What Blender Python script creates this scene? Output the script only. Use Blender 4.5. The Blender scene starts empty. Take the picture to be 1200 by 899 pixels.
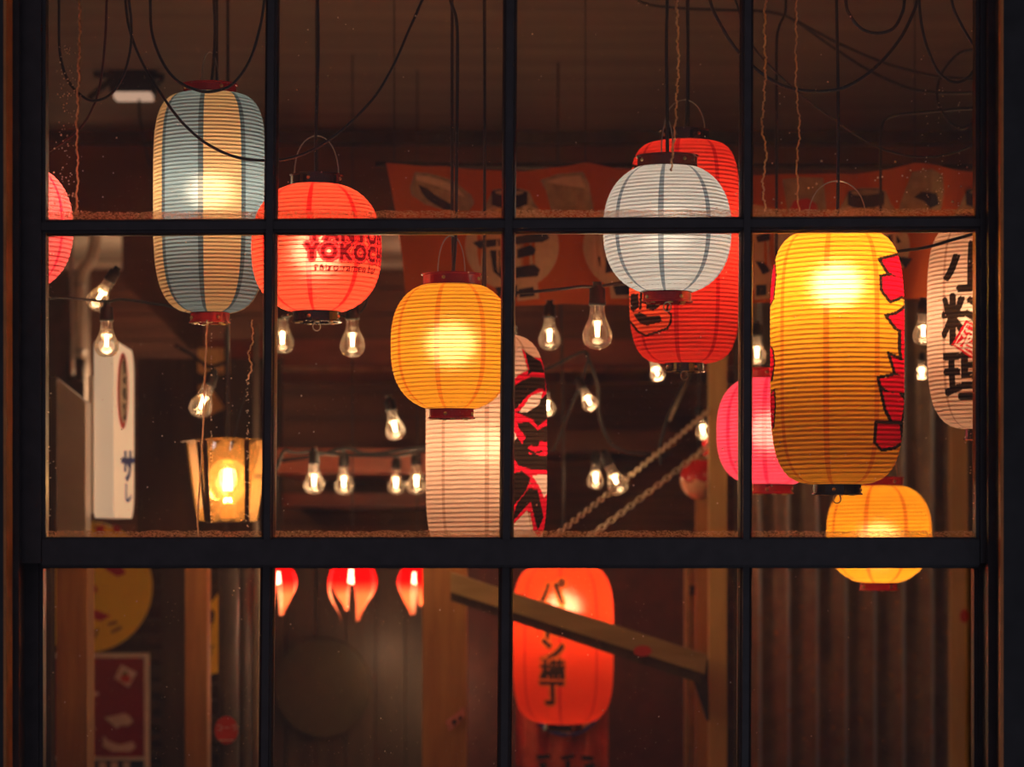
import bpy, bmesh, math, random
import numpy as np
from mathutils import Vector, Matrix
random.seed(7)
SC = bpy.context.scene
COL = SC.collection
PI = math.pi
F = 3200.0          # focal length in pixels of the 1200 px wide frame
HY = 620.0          # image row of the horizon
EYE = 1.60          # eye height in metres
CAMY = -3.8

# ------------------------------------------------------------ camera, world, light, exposure
cam = bpy.data.cameras.new('camera'); camo = bpy.data.objects.new('camera', cam); COL.objects.link(camo)
camo.location = (0, CAMY, EYE); camo.rotation_euler = (PI/2, 0, 0)
cam.sensor_width = 36; cam.lens = 36*F/1200; cam.shift_y = (HY-449.5)/1200
cam.clip_start = .1; cam.clip_end = 100
cam.dof.use_dof = True; cam.dof.focus_distance = 4.12; cam.dof.aperture_fstop = 4.5
SC.camera = camo

w = bpy.data.worlds.new('night'); SC.world = w; w.use_nodes = True
bg = w.node_tree.nodes['Background']; bg.inputs[0].default_value = (.80, .76, .92, 1); bg.inputs[1].default_value = .11

def light(name, loc, power, col, size, parent=None, kind='POINT', rot=None, sy=None):
    l = bpy.data.lights.new(name, kind); l.energy = power; l.color = col
    if kind == 'AREA':
        l.size = size
        if sy: l.shape = 'RECTANGLE'; l.size_y = sy
    else: l.shadow_soft_size = size
    o = bpy.data.objects.new(name, l); COL.objects.link(o); o.location = loc
    if rot: o.rotation_euler = rot
    if parent: o.parent = parent
    return o
# a cool street lamp behind the photographer and unseen fill lights added to brighten the room inside
light('street_light', (2.5, -7.5, 9.0), 60, (.80, .85, 1), .3)
light('added_cool_light', (1.3, -4.6, .45), 9, (.40, .72, 1), .15)  # unseen low light, added for cool glints on the corrugated ridges
light('room_fill_light', (-1.05, 3.75, 1.98), 3.4, (1, .62, .34), .10)
light('room_fill_light', (-.30, 1.9, 1.75), 2.0, (1, .60, .30), .12)
light('room_fill_light', (.95, 1.5, 2.00), 2.0, (1, .52, .24), .12)
light('low_fill_light', (-.2, 3.0, 1.2), 1.4, (1, .62, .32), .15)
light('back_fill_light', (-.15, 3.9, 2.2), 1.2, (1, .60, .34), .10)

SC.view_settings.view_transform = 'Standard'; SC.view_settings.look = 'None'
SC.view_settings.exposure = 0.0; SC.view_settings.gamma = 1; SC.view_settings.use_curve_mapping = False

# ------------------------------------------------------------ helpers
def P(x, y, D): return Vector(((x-600)*D/F, CAMY+D, EYE+(HY-y)*D/F))
def lin(c): c /= 255; return c/12.92 if c <= .04045 else ((c+.055)/1.055)**2.4
def RGB(r, g, b): return (lin(r), lin(g), lin(b), 1)

class NT:
    def __init__(s, name):
        s.m = bpy.data.materials.new(name); s.m.use_nodes = True; s.t = s.m.node_tree; s.t.nodes.clear()
        s.out = s.n('ShaderNodeOutputMaterial')
    def n(s, typ, inp=None, **kw):
        nd = s.t.nodes.new(typ)
        for k, v in kw.items(): setattr(nd, k, v)
        for k, v in (inp or {}).items():
            if isinstance(v, bpy.types.NodeSocket): s.t.links.new(v, nd.inputs[k])
            else: nd.inputs[k].default_value = v
        return nd
    def math(s, op, a, b=0.0, c=0.0): return s.n('ShaderNodeMath', {0: a, 1: b, 2: c}, operation=op).outputs[0]
    def mix(s, f, a, b):
        nd = s.t.nodes.new('ShaderNodeMix'); nd.data_type = 'RGBA'
        for i, v in ((0, f), (6, a), (7, b)):
            if isinstance(v, bpy.types.NodeSocket): s.t.links.new(v, nd.inputs[i])
            else: nd.inputs[i].default_value = v
        return nd.outputs[2]
    def mixs(s, f, a, b): return s.n('ShaderNodeMixShader', {0: f, 1: a, 2: b}).outputs[0]
    def done(s, sh): s.t.links.new(sh, s.out.inputs[0]); return s.m
    def obj(s): return s.n('ShaderNodeTexCoord').outputs['Object']
    def noise(s, scale, vec=None, detail=3, rough=.5):
        return s.n('ShaderNodeTexNoise', {'Vector': vec or s.obj(), 'Scale': scale, 'Detail': detail, 'Roughness': rough}).outputs[0]

def plain(name, col, rough=.6, metal=0, var=.25, scale=30, spec=.5, bump=0, stretch=None):
    t = NT(name); v = t.obj()
    if stretch: v = t.n('ShaderNodeMapping', {'Vector': v, 'Scale': stretch}).outputs[0]
    n = t.noise(scale, v)
    dark = tuple(c*(1-var) for c in col[:3])+(1,); lite = tuple(min(1, c*(1+var)) for c in col[:3])+(1,)
    c = t.mix(t.math('MULTIPLY_ADD', n, 2.2, -.6), dark, lite)
    b = t.n('ShaderNodeBsdfPrincipled', {'Base Color': c, 'Roughness': rough, 'Metallic': metal, 'Specular IOR Level': spec})
    if bump:
        bn = t.n('ShaderNodeBump', {'Height': n, 'Strength': bump, 'Distance': .004}); t.t.links.new(bn.outputs[0], b.inputs['Normal'])
    return t.done(b.outputs[0])

def emit(name, col, strength, nee=False):
    t = NT(name); e = t.n('ShaderNodeEmission', {0: col, 1: strength}); m = t.done(e.outputs[0])
    if not nee: m.cycles.emission_sampling = 'NONE'
    return m

def ink(name, col, tr=.35):
    t = NT(name)
    a = t.n('ShaderNodeBsdfTranslucent', {0: col}).outputs[0]; b = t.n('ShaderNodeBsdfDiffuse', {0: col}).outputs[0]
    return t.done(t.mixs(tr, b, a))

def paper(name, cols, seam, off, swidth=.055, ts=.8, printed=False, fwd=.10):
    """lantern paper: n equal gores around the axis, a darker glued seam at each border"""
    t = NT(name); xyz = t.n('ShaderNodeSeparateXYZ', {0: t.obj()}).outputs
    ang = t.math('ARCTAN2', xyz[0], t.math('MULTIPLY', xyz[1], -1))            # 0 faces the window
    a = t.math('DIVIDE', t.math('SUBTRACT', ang, math.radians(off)), PI/4)
    a = t.math('ADD', a, 8.0)
    fr = t.math('FRACT', a)
    d = t.math('MINIMUM', fr, t.math('SUBTRACT', 1.0, fr))
    s = t.math('LESS_THAN', d, swidth)
    if len(cols) == 2:
        alt = t.math('LESS_THAN', t.math('FRACT', t.math('MULTIPLY', t.math('FLOOR', a), .5)), .25)
        c = t.mix(alt, cols[0], cols[1])
        s = t.math('LESS_THAN', t.math('SUBTRACT', t.math('ADD', fr, swidth), t.math('FLOOR', t.math('ADD', fr, swidth))), 2*swidth)
    else: c = cols[0]
    nz = t.noise(60, detail=4)
    c = t.mix(t.math('MULTIPLY', nz, .16), c, tuple(x*.55 for x in c0(cols))+(1,))
    c = t.mix(s, c, seam)
    clear = 1.0
    if printed:
        at = t.n('ShaderNodeAttribute', attribute_name='print')
        c = t.mix(at.outputs['Alpha'], c, at.outputs['Color']); clear = t.math('SUBTRACT', 1.0, at.outputs['Alpha'])
    tl = t.n('ShaderNodeBsdfTranslucent', {0: c}).outputs[0]; df = t.n('ShaderNodeBsdfDiffuse', {0: c}).outputs[0]
    fw = t.n('ShaderNodeBsdfRefraction', {0: t.mix(t.math('MULTIPLY', clear, .40), c, (1, .88, .68, 1)), 'Roughness': .62, 'IOR': 1.30}).outputs[0]
    return t.done(t.mixs(fwd, t.mixs(ts, df, tl), fw))
def c0(cols): return cols[0][:3]

def glassy(name, tint=(1, 1, 1, 1), veil=.03, veilcol=(1, .8, .6, 1), refl=1.0, rough=.02):
    t = NT(name)
    lw = t.n('ShaderNodeLayerWeight', {0: .35}).outputs[0]
    tr = t.n('ShaderNodeBsdfTransparent', {0: tint}).outputs[0]
    gl = t.n('ShaderNodeBsdfAnisotropic', {0: (1, 1, 1, 1), 'Roughness': rough}).outputs[0]
    s = t.mixs(t.math('MULTIPLY', lw, refl), tr, gl)
    dd = t.n('ShaderNodeBsdfTranslucent', {0: veilcol}).outputs[0]
    return t.done(t.mixs(veil, s, dd))

def window_glass():
    t = NT('window_glass'); v = t.obj(); xyz = t.n('ShaderNodeSeparateXYZ', {0: v}).outputs
    tr = t.n('ShaderNodeBsdfTransparent', {0: (.98, .98, .98, 1)}).outputs[0]
    gl = t.n('ShaderNodeBsdfAnisotropic', {0: (1, 1, 1, 1), 'Roughness': .01}).outputs[0]
    s = t.mixs(.025, tr, gl)
    dirt = t.n('ShaderNodeAddShader', {0: t.n('ShaderNodeBsdfTranslucent', {0: (1, .76, .54, 1)}).outputs[0], 1: t.n('ShaderNodeBsdfDiffuse', {0: (.06, .05, .04, 1)}).outputs[0]}).outputs[0]
    # fine dust everywhere, speckles, and a dried water line along the putty at the foot of the pane
    haze = t.math('MULTIPLY', t.math('POWER', t.noise(9, v, 4), 2.0), .075)
    vor = t.n('ShaderNodeTexVoronoi', {'Vector': v, 'Scale': 160}).outputs[0]
    spk = t.math('MULTIPLY', t.math('LESS_THAN', vor, .085), t.math('MULTIPLY', t.math('GREATER_THAN', t.noise(14, v), .56), .35))
    edge = t.math('ADD', .008, t.math('MULTIPLY', t.noise(55, v, 4), .007))
    band = t.math('LESS_THAN', xyz[2], edge)
    nb = t.n('ShaderNodeMapping', {'Vector': v, 'Scale': (.7, 1, 1.8)}).outputs[0]
    bd = t.math('MULTIPLY', band, t.math('MULTIPLY_ADD', t.math('GREATER_THAN', t.noise(300, nb, 4, .8), .52), .55, .07))
    f = t.math('MINIMUM', t.math('ADD', t.math('ADD', haze, spk), bd), .6)
    return t.done(t.mixs(f, s, dirt))

def wood(name, c1, c2, scale=14, rough=.55, axis=2, bump=.3, spec=.4):
    t = NT(name); st = [8, 8, 8]; st[axis] = .8
    v = t.n('ShaderNodeMapping', {'Vector': t.obj(), 'Scale': tuple(st)}).outputs[0]
    n = t.noise(scale*.3, v, 6, .65); n2 = t.noise(2.2, None, 3)
    c = t.mix(t.math('MULTIPLY_ADD', n, 2.6, -.8), c1, c2)
    c = t.mix(t.math('MULTIPLY', n2, .5), c, tuple(x*.5 for x in c1[:3])+(1,))
    b = t.n('ShaderNodeBsdfPrincipled', {'Base Color': c, 'Roughness': rough, 'Specular IOR Level': spec})
    bn = t.n('ShaderNodeBump', {'Height': n, 'Strength': bump, 'Distance': .003}); t.t.links.new(bn.outputs[0], b.inputs['Normal'])
    return t.done(b.outputs[0])

M = {}
M['frame'] = plain('painted_frame', (.055, .042, .045, 1), .38, var=.2, scale=40, bump=.15)
M['outer'] = plain('outer_wall_paint', (.034, .032, .036, 1), .7, var=.3, scale=20)
M['ceiling'] = plain('ceiling_stain', (.17, .115, .080, 1), .8, var=.2, scale=3, stretch=(.4, 3, 1))
M['bulkhead'] = wood('bulkhead_wood', (.11, .044, .020, 1), (.19, .075, .033, 1), axis=0)
M['soffit'] = plain('soffit_paint', (.75, .62, .52, 1), .6, var=.2, scale=3)
M['backwood'] = wood('back_wall_boards', (.13, .045, .022, 1), (.28, .10, .045, 1), axis=0)
M['redwood'] = wood('red_stained_wood', (.24, .05, .025, 1), (.48, .10, .045, 1), axis=0, rough=.35)
M['darkwood'] = wood('dark_stained_wood', (.032, .019, .011, 1), (.078, .046, .026, 1))
M['post'] = wood('orange_brown_post', (.30, .12, .025, 1), (.55, .24, .055, 1))
M['palepost'] = wood('pale_timber', (.56, .34, .10, 1), (.78, .50, .17, 1), bump=.1)
M['beam'] = wood('ochre_timber', (.30, .20, .07, 1), (.50, .34, .13, 1), axis=0)
M['floor'] = wood('floor_boards', (.06, .035, .022, 1), (.13, .075, .045, 1), axis=0)
M['redpaint'] = plain('oxblood_paint', (.075, .016, .010, 1), .55)
M['metal'] = plain('galvanised_metal', (.52, .47, .42, 1), .35, .85, var=.2, scale=12)
M['corr'] = plain('weathered_corrugated_metal', (.20, .165, .13, 1), .30, .55, var=.35, scale=26)
M['cladding'] = plain('fluted_metal_cladding', (.60, .50, .44, 1), .45, .3, var=.15, scale=10)
M['cord'] = plain('black_cord_rubber', (.012, .010, .010, 1), .42, var=.1, spec=.6)
M['cord_redlit'] = plain('red_lit_cord', (.10, .012, .012, 1), .4, var=.1)  # red glow on a dark cable, put into its colour
M['socket'] = plain('black_socket_plastic', (.018, .015, .014, 1), .45, var=.1)
M['blackcap'] = plain('black_lacquer', (.018, .012, .010, 1), .18, var=.1, spec=.7)
M['redcap'] = plain('red_lacquer', (.50, .012, .018, 1), .25, var=.1, spec=.6)
M['darkredcap'] = plain('dark_red_lacquer', (.20, .018, .012, 1), .25, var=.1, spec=.6)
M['gold'] = plain('brass', (.75, .50, .20, 1), .28, 1, var=.1)
M['wire'] = plain('steel_wire', (.55, .48, .36, 1), .3, 1, var=.1)
M['chain'] = plain('chain_steel', (.85, .72, .54, 1), .3, .45, var=.15)
M['bulbglass'] = glassy('bulb_glass', veil=.022, refl=.85)  # faint translucent share stands in for the glare inside the bulbs
M['lampglass'] = glassy('amber_lamp_glass', (1, .93, .78, 1), veil=.075, veilcol=(1, .60, .24, 1), refl=.8)
M['globeglass'] = glassy('globe_glass', (1, .95, .85, 1), veil=.05, veilcol=(1, .62, .25, 1), refl=.9)
M['filament'] = emit('hot_filament', (1, .62, .30, 1), 32)
M['hotcore'] = emit('globe_filament', (1, .66, .32, 1), 26)
M['glass'] = window_glass()
t = NT('lit_water'); M['water'] = t.done(t.mixs(.5, t.n('ShaderNodeBsdfTranslucent', {0: (1, .80, .62, 1)}).outputs[0], t.n('ShaderNodeBsdfRefraction', {0: (1, .9, .8, 1), 'Roughness': .6, 'IOR': 1.33}).outputs[0]))
M['cream'] = plain('cream_enamel', (.80, .68, .55, 1), .4, var=.05)
M['black'] = plain('black_print', (.012, .010, .012, 1), .6, var=.05)
M['blueprint'] = plain('blue_print', (.02, .06, .35, 1), .5, var=.05)
M['redprint'] = plain('red_print', (.55, .03, .02, 1), .5, var=.05)

class MB:
    def __init__(s): s.v = []; s.f = []
    def add(s, vs, fs):
        b = len(s.v); s.v += [Vector(v) for v in vs]; s.f += [tuple(b+i for i in f) for f in fs]; return s
    def box(s, a, b):
        x0, y0, z0 = a; x1, y1, z1 = b
        return s.add([(x0, y0, z0), (x1, y0, z0), (x1, y1, z0), (x0, y1, z0), (x0, y0, z1), (x1, y0, z1), (x1, y1, z1), (x0, y1, z1)],
                     [(0, 3, 2, 1), (4, 5, 6, 7), (0, 1, 5, 4), (1, 2, 6, 5), (2, 3, 7, 6), (3, 0, 4, 7)])
    def pbox(s, x0, y0, x1, y1, D, dep):
        """box whose front face spans the pixel rectangle at distance D, dep metres thick"""
        a = P(x0, y1, D); b = P(x1, y0, D); return s.box((a.x, a.y, a.z), (b.x, a.y+dep, b.z))
    def quadbox(s, pts, dep):
        """front polygon (list of Vector, any count) pushed back by dep along +Y"""
        n = len(pts); vs = list(pts)+[p+Vector((0, dep, 0)) for p in pts]
        fs = [tuple(range(n)), tuple(range(2*n-1, n-1, -1))]+[(i, i+n, (i+1) % n+n, (i+1) % n) for i in range(n)]
        return s.add(vs, fs)
    def extr(s, p0, p1, prof, up=None):
        """prof: list of (across, depthY) swept from p0 to p1; across is in the XZ plane"""
        d = (p1-p0).normalized(); ac = Vector((d.z, 0, -d.x)); n = len(prof)
        vs = [p+ac*a+Vector((0, y, 0)) for p in (p0, p1) for a, y in prof]
        fs = [tuple(range(n)), tuple(range(2*n-1, n-1, -1))]+[(i, (i+1) % n, (i+1) % n+n, i+n) for i in range(n)]
        return s.add(vs, fs)
    def tube(s, pts, r, seg=8, caps=True, closed=False):
        pts = [Vector(p) for p in pts]; n = len(pts); rs = r if isinstance(r, (list, tuple)) else [r]*n
        t0 = (pts[1]-pts[0]).normalized(); u = t0.orthogonal().normalized(); b = len(s.v)
        for i, p in enumerate(pts):
            if closed: t = (pts[(i+1) % n]-pts[i-1]).normalized()
            else: t = (pts[min(i+1, n-1)]-pts[max(i-1, 0)]).normalized()
            u = (u-t*u.dot(t)).normalized(); w_ = t.cross(u)
            for k in range(seg):
                a = 2*PI*k/seg; s.v.append(p+(u*math.cos(a)+w_*math.sin(a))*rs[i])
        for i in range(n if closed else n-1):
            j = (i+1) % n
            for k in range(seg):
                k2 = (k+1) % seg; s.f.append((b+i*seg+k, b+i*seg+k2, b+j*seg+k2, b+j*seg+k))
        if caps and not closed:
            s.f.append(tuple(b+k for k in range(seg))[::-1]); s.f.append(tuple(b+(n-1)*seg+k for k in range(seg)))
        return s
    def lathe(s, prof, seg=32, c=(0, 0, 0), axis=None, closed=False):
        """prof list of (r,z); axis: 3x3 matrix to orient"""
        b = len(s.v); c = Vector(c)
        for r, z in prof:
            for k in range(seg):
                a = 2*PI*k/seg; v = Vector((r*math.cos(a), r*math.sin(a), z))
                if axis: v = axis @ v
                s.v.append(c+v)
        n = len(prof)
        for i in range(n if closed else n-1):
            j = (i+1) % n
            for k in range(seg):
                k2 = (k+1) % seg; s.f.append((b+i*seg+k, b+i*seg+k2, b+j*seg+k2, b+j*seg+k))
        return s
    def build(s, name, mat, parent=None, smooth=False, **props):
        base = Vector(parent['_o']) if parent is not None and '_o' in parent else Vector((0, 0, 0))
        me = bpy.data.meshes.new(name); me.from_pydata([v-base for v in s.v], [], s.f); me.validate(); me.update()
        bm = bmesh.new(); bm.from_mesh(me); bmesh.ops.recalc_face_normals(bm, faces=bm.faces); bm.to_mesh(me); bm.free()
        if smooth: me.polygons.foreach_set('use_smooth', [True]*len(me.polygons))
        if mat: me.materials.append(mat)
        o = bpy.data.objects.new(name, me); COL.objects.link(o)
        if parent is not None:
            o.parent = parent
            if '_o' in parent: o['_o'] = list(base)
        for k, v in props.items(): o[k] = v
        return o
    def struct(s, name, mat, parent=None):
        o = s.build(name, mat, parent)
        if parent is None: o['kind'] = 'structure'
        return o
    def thing(s, name, mat, label, cat, group=None, smooth=False, kind=None):
        """a thing made of one mesh; its origin goes to the foot of the mesh"""
        lo = min(v.z for v in s.v); cx = sum(v.x for v in s.v)/len(s.v); cy = sum(v.y for v in s.v)/len(s.v)
        b = Vector((cx, cy, lo)); s.v = [v-b for v in s.v]
        o = s.build(name, mat, None, smooth); o.location = b; o['label'] = label; o['category'] = cat; o['_o'] = list(b)
        if group: o['group'] = group
        if kind: o['kind'] = kind
        return o

def thing(name, loc, label, cat, group=None, kind=None):
    o = bpy.data.objects.new(name, None); COL.objects.link(o); o.location = loc; o.empty_display_size = .05
    o['label'] = label; o['category'] = cat; o['_o'] = list(loc)
    if group: o['group'] = group
    if kind: o['kind'] = kind; del o['category']; del o['label']
    return o

def spline(pts, k=8):
    pts = [Vector(p) for p in pts]; out = []
    e = [2*pts[0]-pts[1]]+pts+[2*pts[-1]-pts[-2]]
    for i in range(1, len(e)-2):
        for j in range(k):
            t = j/k; a, b, c, d = e[i-1:i+3]
            out.append(.5*((2*b)+(c-a)*t+(2*a-5*b+4*c-d)*t*t+(3*b-a-3*c+d)*t**3))
    out.append(pts[-1]); return out
def ppath(pts, D, k=8):
    n = len(pts)
    if not isinstance(D, (list, tuple)): D = (D, D)
    return spline([P(x, y, D[0]+(D[1]-D[0])*i/(n-1)) for i, (x, y) in enumerate(pts)], k)
def disc(mb, c, rx, ry, D, dep, n=40):
    return mb.quadbox([P(c[0]+rx*math.cos(2*PI*k/n), c[1]+ry*math.sin(2*PI*k/n), D) for k in range(n)], dep)

_gc = {}
def glyph(text, size, bold=0.0, space=1.0, sx=1.0):
    """flat mesh of the text, centre-left at origin baseline; returns verts (x, y up) in the unit of size, and faces"""
    key = (text, bold, space)
    if key not in _gc:
        c = bpy.data.curves.new('t', 'FONT'); c.body = text; c.offset = bold; c.space_character = space; c.resolution_u = 4
        o = bpy.data.objects.new('t', c); COL.objects.link(o)
        dg = bpy.context.evaluated_depsgraph_get(); me = bpy.data.meshes.new_from_object(o.evaluated_get(dg))
        _gc[key] = ([(v.co.x, v.co.y) for v in me.vertices], [tuple(p.vertices) for p in me.polygons])
        bpy.data.objects.remove(o); bpy.data.curves.remove(c); bpy.data.meshes.remove(me)
    vs, fs = _gc[key]
    return [(x*size*sx, y*size) for x, y in vs], fs
def flat_text(text, size, x, y, D, bold=0, sx=1, space=1, dep=-.001, centre=True):
    """glyphs standing in the plane at distance D; x,y pixel place of the text middle; size in px"""
    vs, fs = glyph(text, size, bold, space, sx)
    xs = [a for a, b in vs]; ys = [b for a, b in vs]
    ox, oy = ((min(xs)+max(xs))/2, (min(ys)+max(ys))/2) if centre else (0, 0)
    m = MB(); m.add([P(x+a-ox, y-(b-oy), D)+Vector((0, dep, 0)) for a, b in vs], fs); return m
def poly(pts, D, dep=-.001):
    bm = bmesh.new(); bm.faces.new([bm.verts.new(P(x, y, D)+Vector((0, dep, 0))) for x, y in pts])
    bmesh.ops.triangulate(bm, faces=bm.faces); bm.verts.index_update()
    r = ([v.co.copy() for v in bm.verts], [tuple(v.index for v in f.verts) for f in bm.faces]); bm.free(); return r

# ------------------------------------------------------------ the room
Y1 = 4.42; ZC = 2.66
MB().box((-1.9, .10, -.04), (1.9, Y1, 0)).struct('floor', M['floor'])
MB().box((-1.9, .10, ZC), (1.9, Y1, ZC+.05)).struct('ceiling', M['ceiling'])
MB().box((-1.95, .10, 0), (-1.9, Y1, ZC)).struct('wall_left', M['darkwood'])
MB().box((1.9, .10, 0), (1.95, Y1, ZC)).struct('wall_right', M['darkwood'])
wb = MB().box((-1.95, Y1+.02, 0), (1.95, Y1+.07, ZC)).struct('wall_back', M['darkwood'])
proto = None
z = 1.0; i = 0
while z < 2.38:
    h = .078; m = MB().box((-1.9, Y1-.004*(i % 3), 0), (1.9, Y1+.02, h-.005))
    if proto is None: proto = m.build('plank', M['backwood'], wb); proto.location.z = z
    else:
        c = proto.copy(); COL.objects.link(c); c.location.z = z; c.location.y = -.003*(i % 3)
    z += h; i += 1
# bulkhead under the ceiling, its painted underside and the trims
MB().box((-1.9, 3.50, 2.412), (1.9, Y1, ZC)).struct('wall_bulkhead', M['bulkhead'])
MB().box((-1.9, 3.50, 2.400), (1.9, Y1, 2.411)).struct('ceiling_soffit', M['soffit'])
MB().box((-1.9, 3.46, 2.625), (1.9, 3.499, 2.659)).struct('trim_1', M['darkwood'])
MB().box((-1.9, 4.36, 2.380), (1.9, 4.41, 2.399)).struct('trim_2', M['soffit'])

# ------------------------------------------------------------ the front wall and the sash window
X0, X1 = (5-600)*3.7/F, (1175-600)*3.7/F
ZT, ZB = 2.51, .98
MB().box((-1.95, -.07, 0), (X0-.09, .09, 2.9)).box((X1+.09, -.07, 0), (1.95, .09, 2.9)).box((X0-.09, -.07, ZT+.09), (X1+.09, .09, 2.9)).box((X0-.09, -.07, 0), (X1+.09, .09, ZB-.06)).struct('wall_front', M['outer'])
def casing(name, a, b): MB().box(a, b).struct(name, M['outer'])
casing('trim_3', (X0-.09, -.10, ZB), (X0, .085, ZT))
M['lit_reveal'] = plain('orange_lit_reveal', (.62, .20, .05, 1), .4)  # orange lantern glow on the window reveal, put into the strip's colour
MB().box((X0-.001, -.101, ZB), (X0+.003, -.055, ZT)).struct('lit_reveal_left', M['lit_reveal'])
MB().box((X1-.003, -.101, ZB), (X1+.001, -.085, ZT)).struct('lit_reveal_right', M['lit_reveal'])
casing('trim_4', (X1, -.10, ZB), (X1+.09, .085, ZT))
casing('trim_5', (X0-.09, -.10, ZT), (X1+.09, .085, ZT+.09))
casing('trim_6', (X0-.09, -.13, ZB-.06), (X1+.09, .085, ZB))
# slim parting beads beside the sashes
MB().box((X0, -.045, ZB), (X0+.010, -.030, ZT)).box((X0+.0, -.030, ZB), (X0+.006, .08, ZT)).struct('trim_7', M['frame'])
MB().box((X1-.010, -.045, ZB), (X1, -.030, ZT)).box((X1-.006, -.030, ZB), (X1, .08, ZT)).struct('trim_8', M['frame'])

def prof(wd, f=-.0195, b=.016):
    h = wd/2
    return [(-h, b*.55), (-h*.6, b), (h*.6, b), (h, b*.55), (h, -.002), (h*.86, -.006), (h*.80, -.010), (h*.52, -.0125), (h*.48, f), (-h*.48, f), (-h*.52, -.0125), (-h*.80, -.010), (-h*.86, -.006), (-h, -.002)]
def sash(name, D, cols, rows, ytop, ybot, xl, xr, extra):
    """cols: vertical bars ((x_top, x_bot), width px); rows: horizontal bars ((y_left, y_right), width)"""
    root = thing(name, P(600, ybot, D), '', '', kind='structure')
    s = D/F
    def vx(c, y): return c[0]+(c[1]-c[0])*(y-0)/632.0
    for (c, wd) in cols:
        y_a, y_b = extra[0][1]-1, extra[1][0]+1
        MB().extr(P(vx(c, y_a), y_a, D), P(vx(c, y_b), y_b, D), prof(wd*s, -.0215, .0175)).build('glazing_bar', M['frame'], root)
    for (r, wd) in rows:
        MB().extr(P(xl[1], r[0], D), P(xr[0], r[1], D), prof(wd*s)).build('glazing_bar', M['frame'], root)
    # stiles and rails
    def stile(x0, x1, inner):
        m = MB(); a = P(x0, ybot, D); b = P(x1, ytop, D); m.box((a.x, a.y-.021, a.z), (b.x, a.y+.018, b.z)); return m
    (xl0, xl1, xl2), (xr0, xr1, xr2) = (xl[0], (xl[1]+xl[0])/2, xl[1]), (xr[0], (xr[0]+xr[1])/2, xr[1])
    for (x0, x1, sd) in ((xl[0], xl[1], 1), (xr[0], xr[1], -1)):
        m = stile(x0, x1, 0)
        e = x1 if sd == 1 else x0
        a = P(e, ybot, D); b = P(e, ytop, D)
        m.box((min(a.x, a.x+sd*.005), a.y-.012, a.z), (max(a.x, a.x+sd*.005), a.y+.014, b.z))
        m.build('stile', M['frame'], root)
    for (y0, y1) in extra:
        a = P(xl[1], y1, D); b = P(xr[0], y0, D)
        m = MB().box((a.x+.001, a.y-.020, a.z), (b.x-.001, a.y+.017, b.z))
        m.box((a.x+.001, a.y-.011, b.z), (b.x-.001, a.y+.012, b.z+.003)).box((a.x+.001, a.y-.011, a.z-.003), (b.x-.001, a.y+.012, a.z))
        m.build('rail', M['frame'], root)
    # panes
    xs = [xl[1]]+[c for c in cols]+[xr[0]]
    ys = [extra[0][1]]+[r for r in rows]+[extra[1][0]]
    def bx(c, y, side):
        if isinstance(c, tuple): return vx(c[0], y)+side*(c[1]/2-1.5)
        return c-side*1.5 if False else c
    for i in range(len(xs)-1):
        for j in range(len(ys)-1):
            def yy(r, k, side):
                if isinstance(r, tuple):
                    a, b = r[0]; xm = [170, 450, 735, 1010][i]; return a+(b-a)*xm/1200+side*(r[1]/2-1)
                return r
            yt = yy(ys[j], i, 1); yb = yy(ys[j+1], i, -1)
            q = [P(bx(xs[i], yb, 1), yb, D), P(bx(xs[i+1], yb, -1), yb, D), P(bx(xs[i+1], yt, -1), yt, D), P(bx(xs[i], yt, 1), yt, D)]
            o0 = q[0].copy(); off = Vector((random.uniform(0, 3), 0, 0))
            m = MB().quadbox(q, .003)
            # the pane's own origin sits at its lower corner: the dried water line is measured from there
            for kk in range(len(m.v)): m.v[kk] = m.v[kk]-o0+Vector(root['_o'])
            p = m.build('pane', M['glass'], root); p.location = o0-Vector(root['_o'])
    return root
sash('window_1', 3.80, [((319.5, 314.5), 16), ((598, 593.5), 17), ((875, 873), 16)], [((267, 262.5), 19)], -125, 660, (20, 51), (1146, 1168), [(-125, -99), (632, 662)])
sash('window_2', 3.845, [((320, 314), 17), ((598, 593), 17), ((876, 873), 16)], [], 640, 1070, (22, 48), (1144, 1166), [(636, 663.5), (1030, 1066)])

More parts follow.
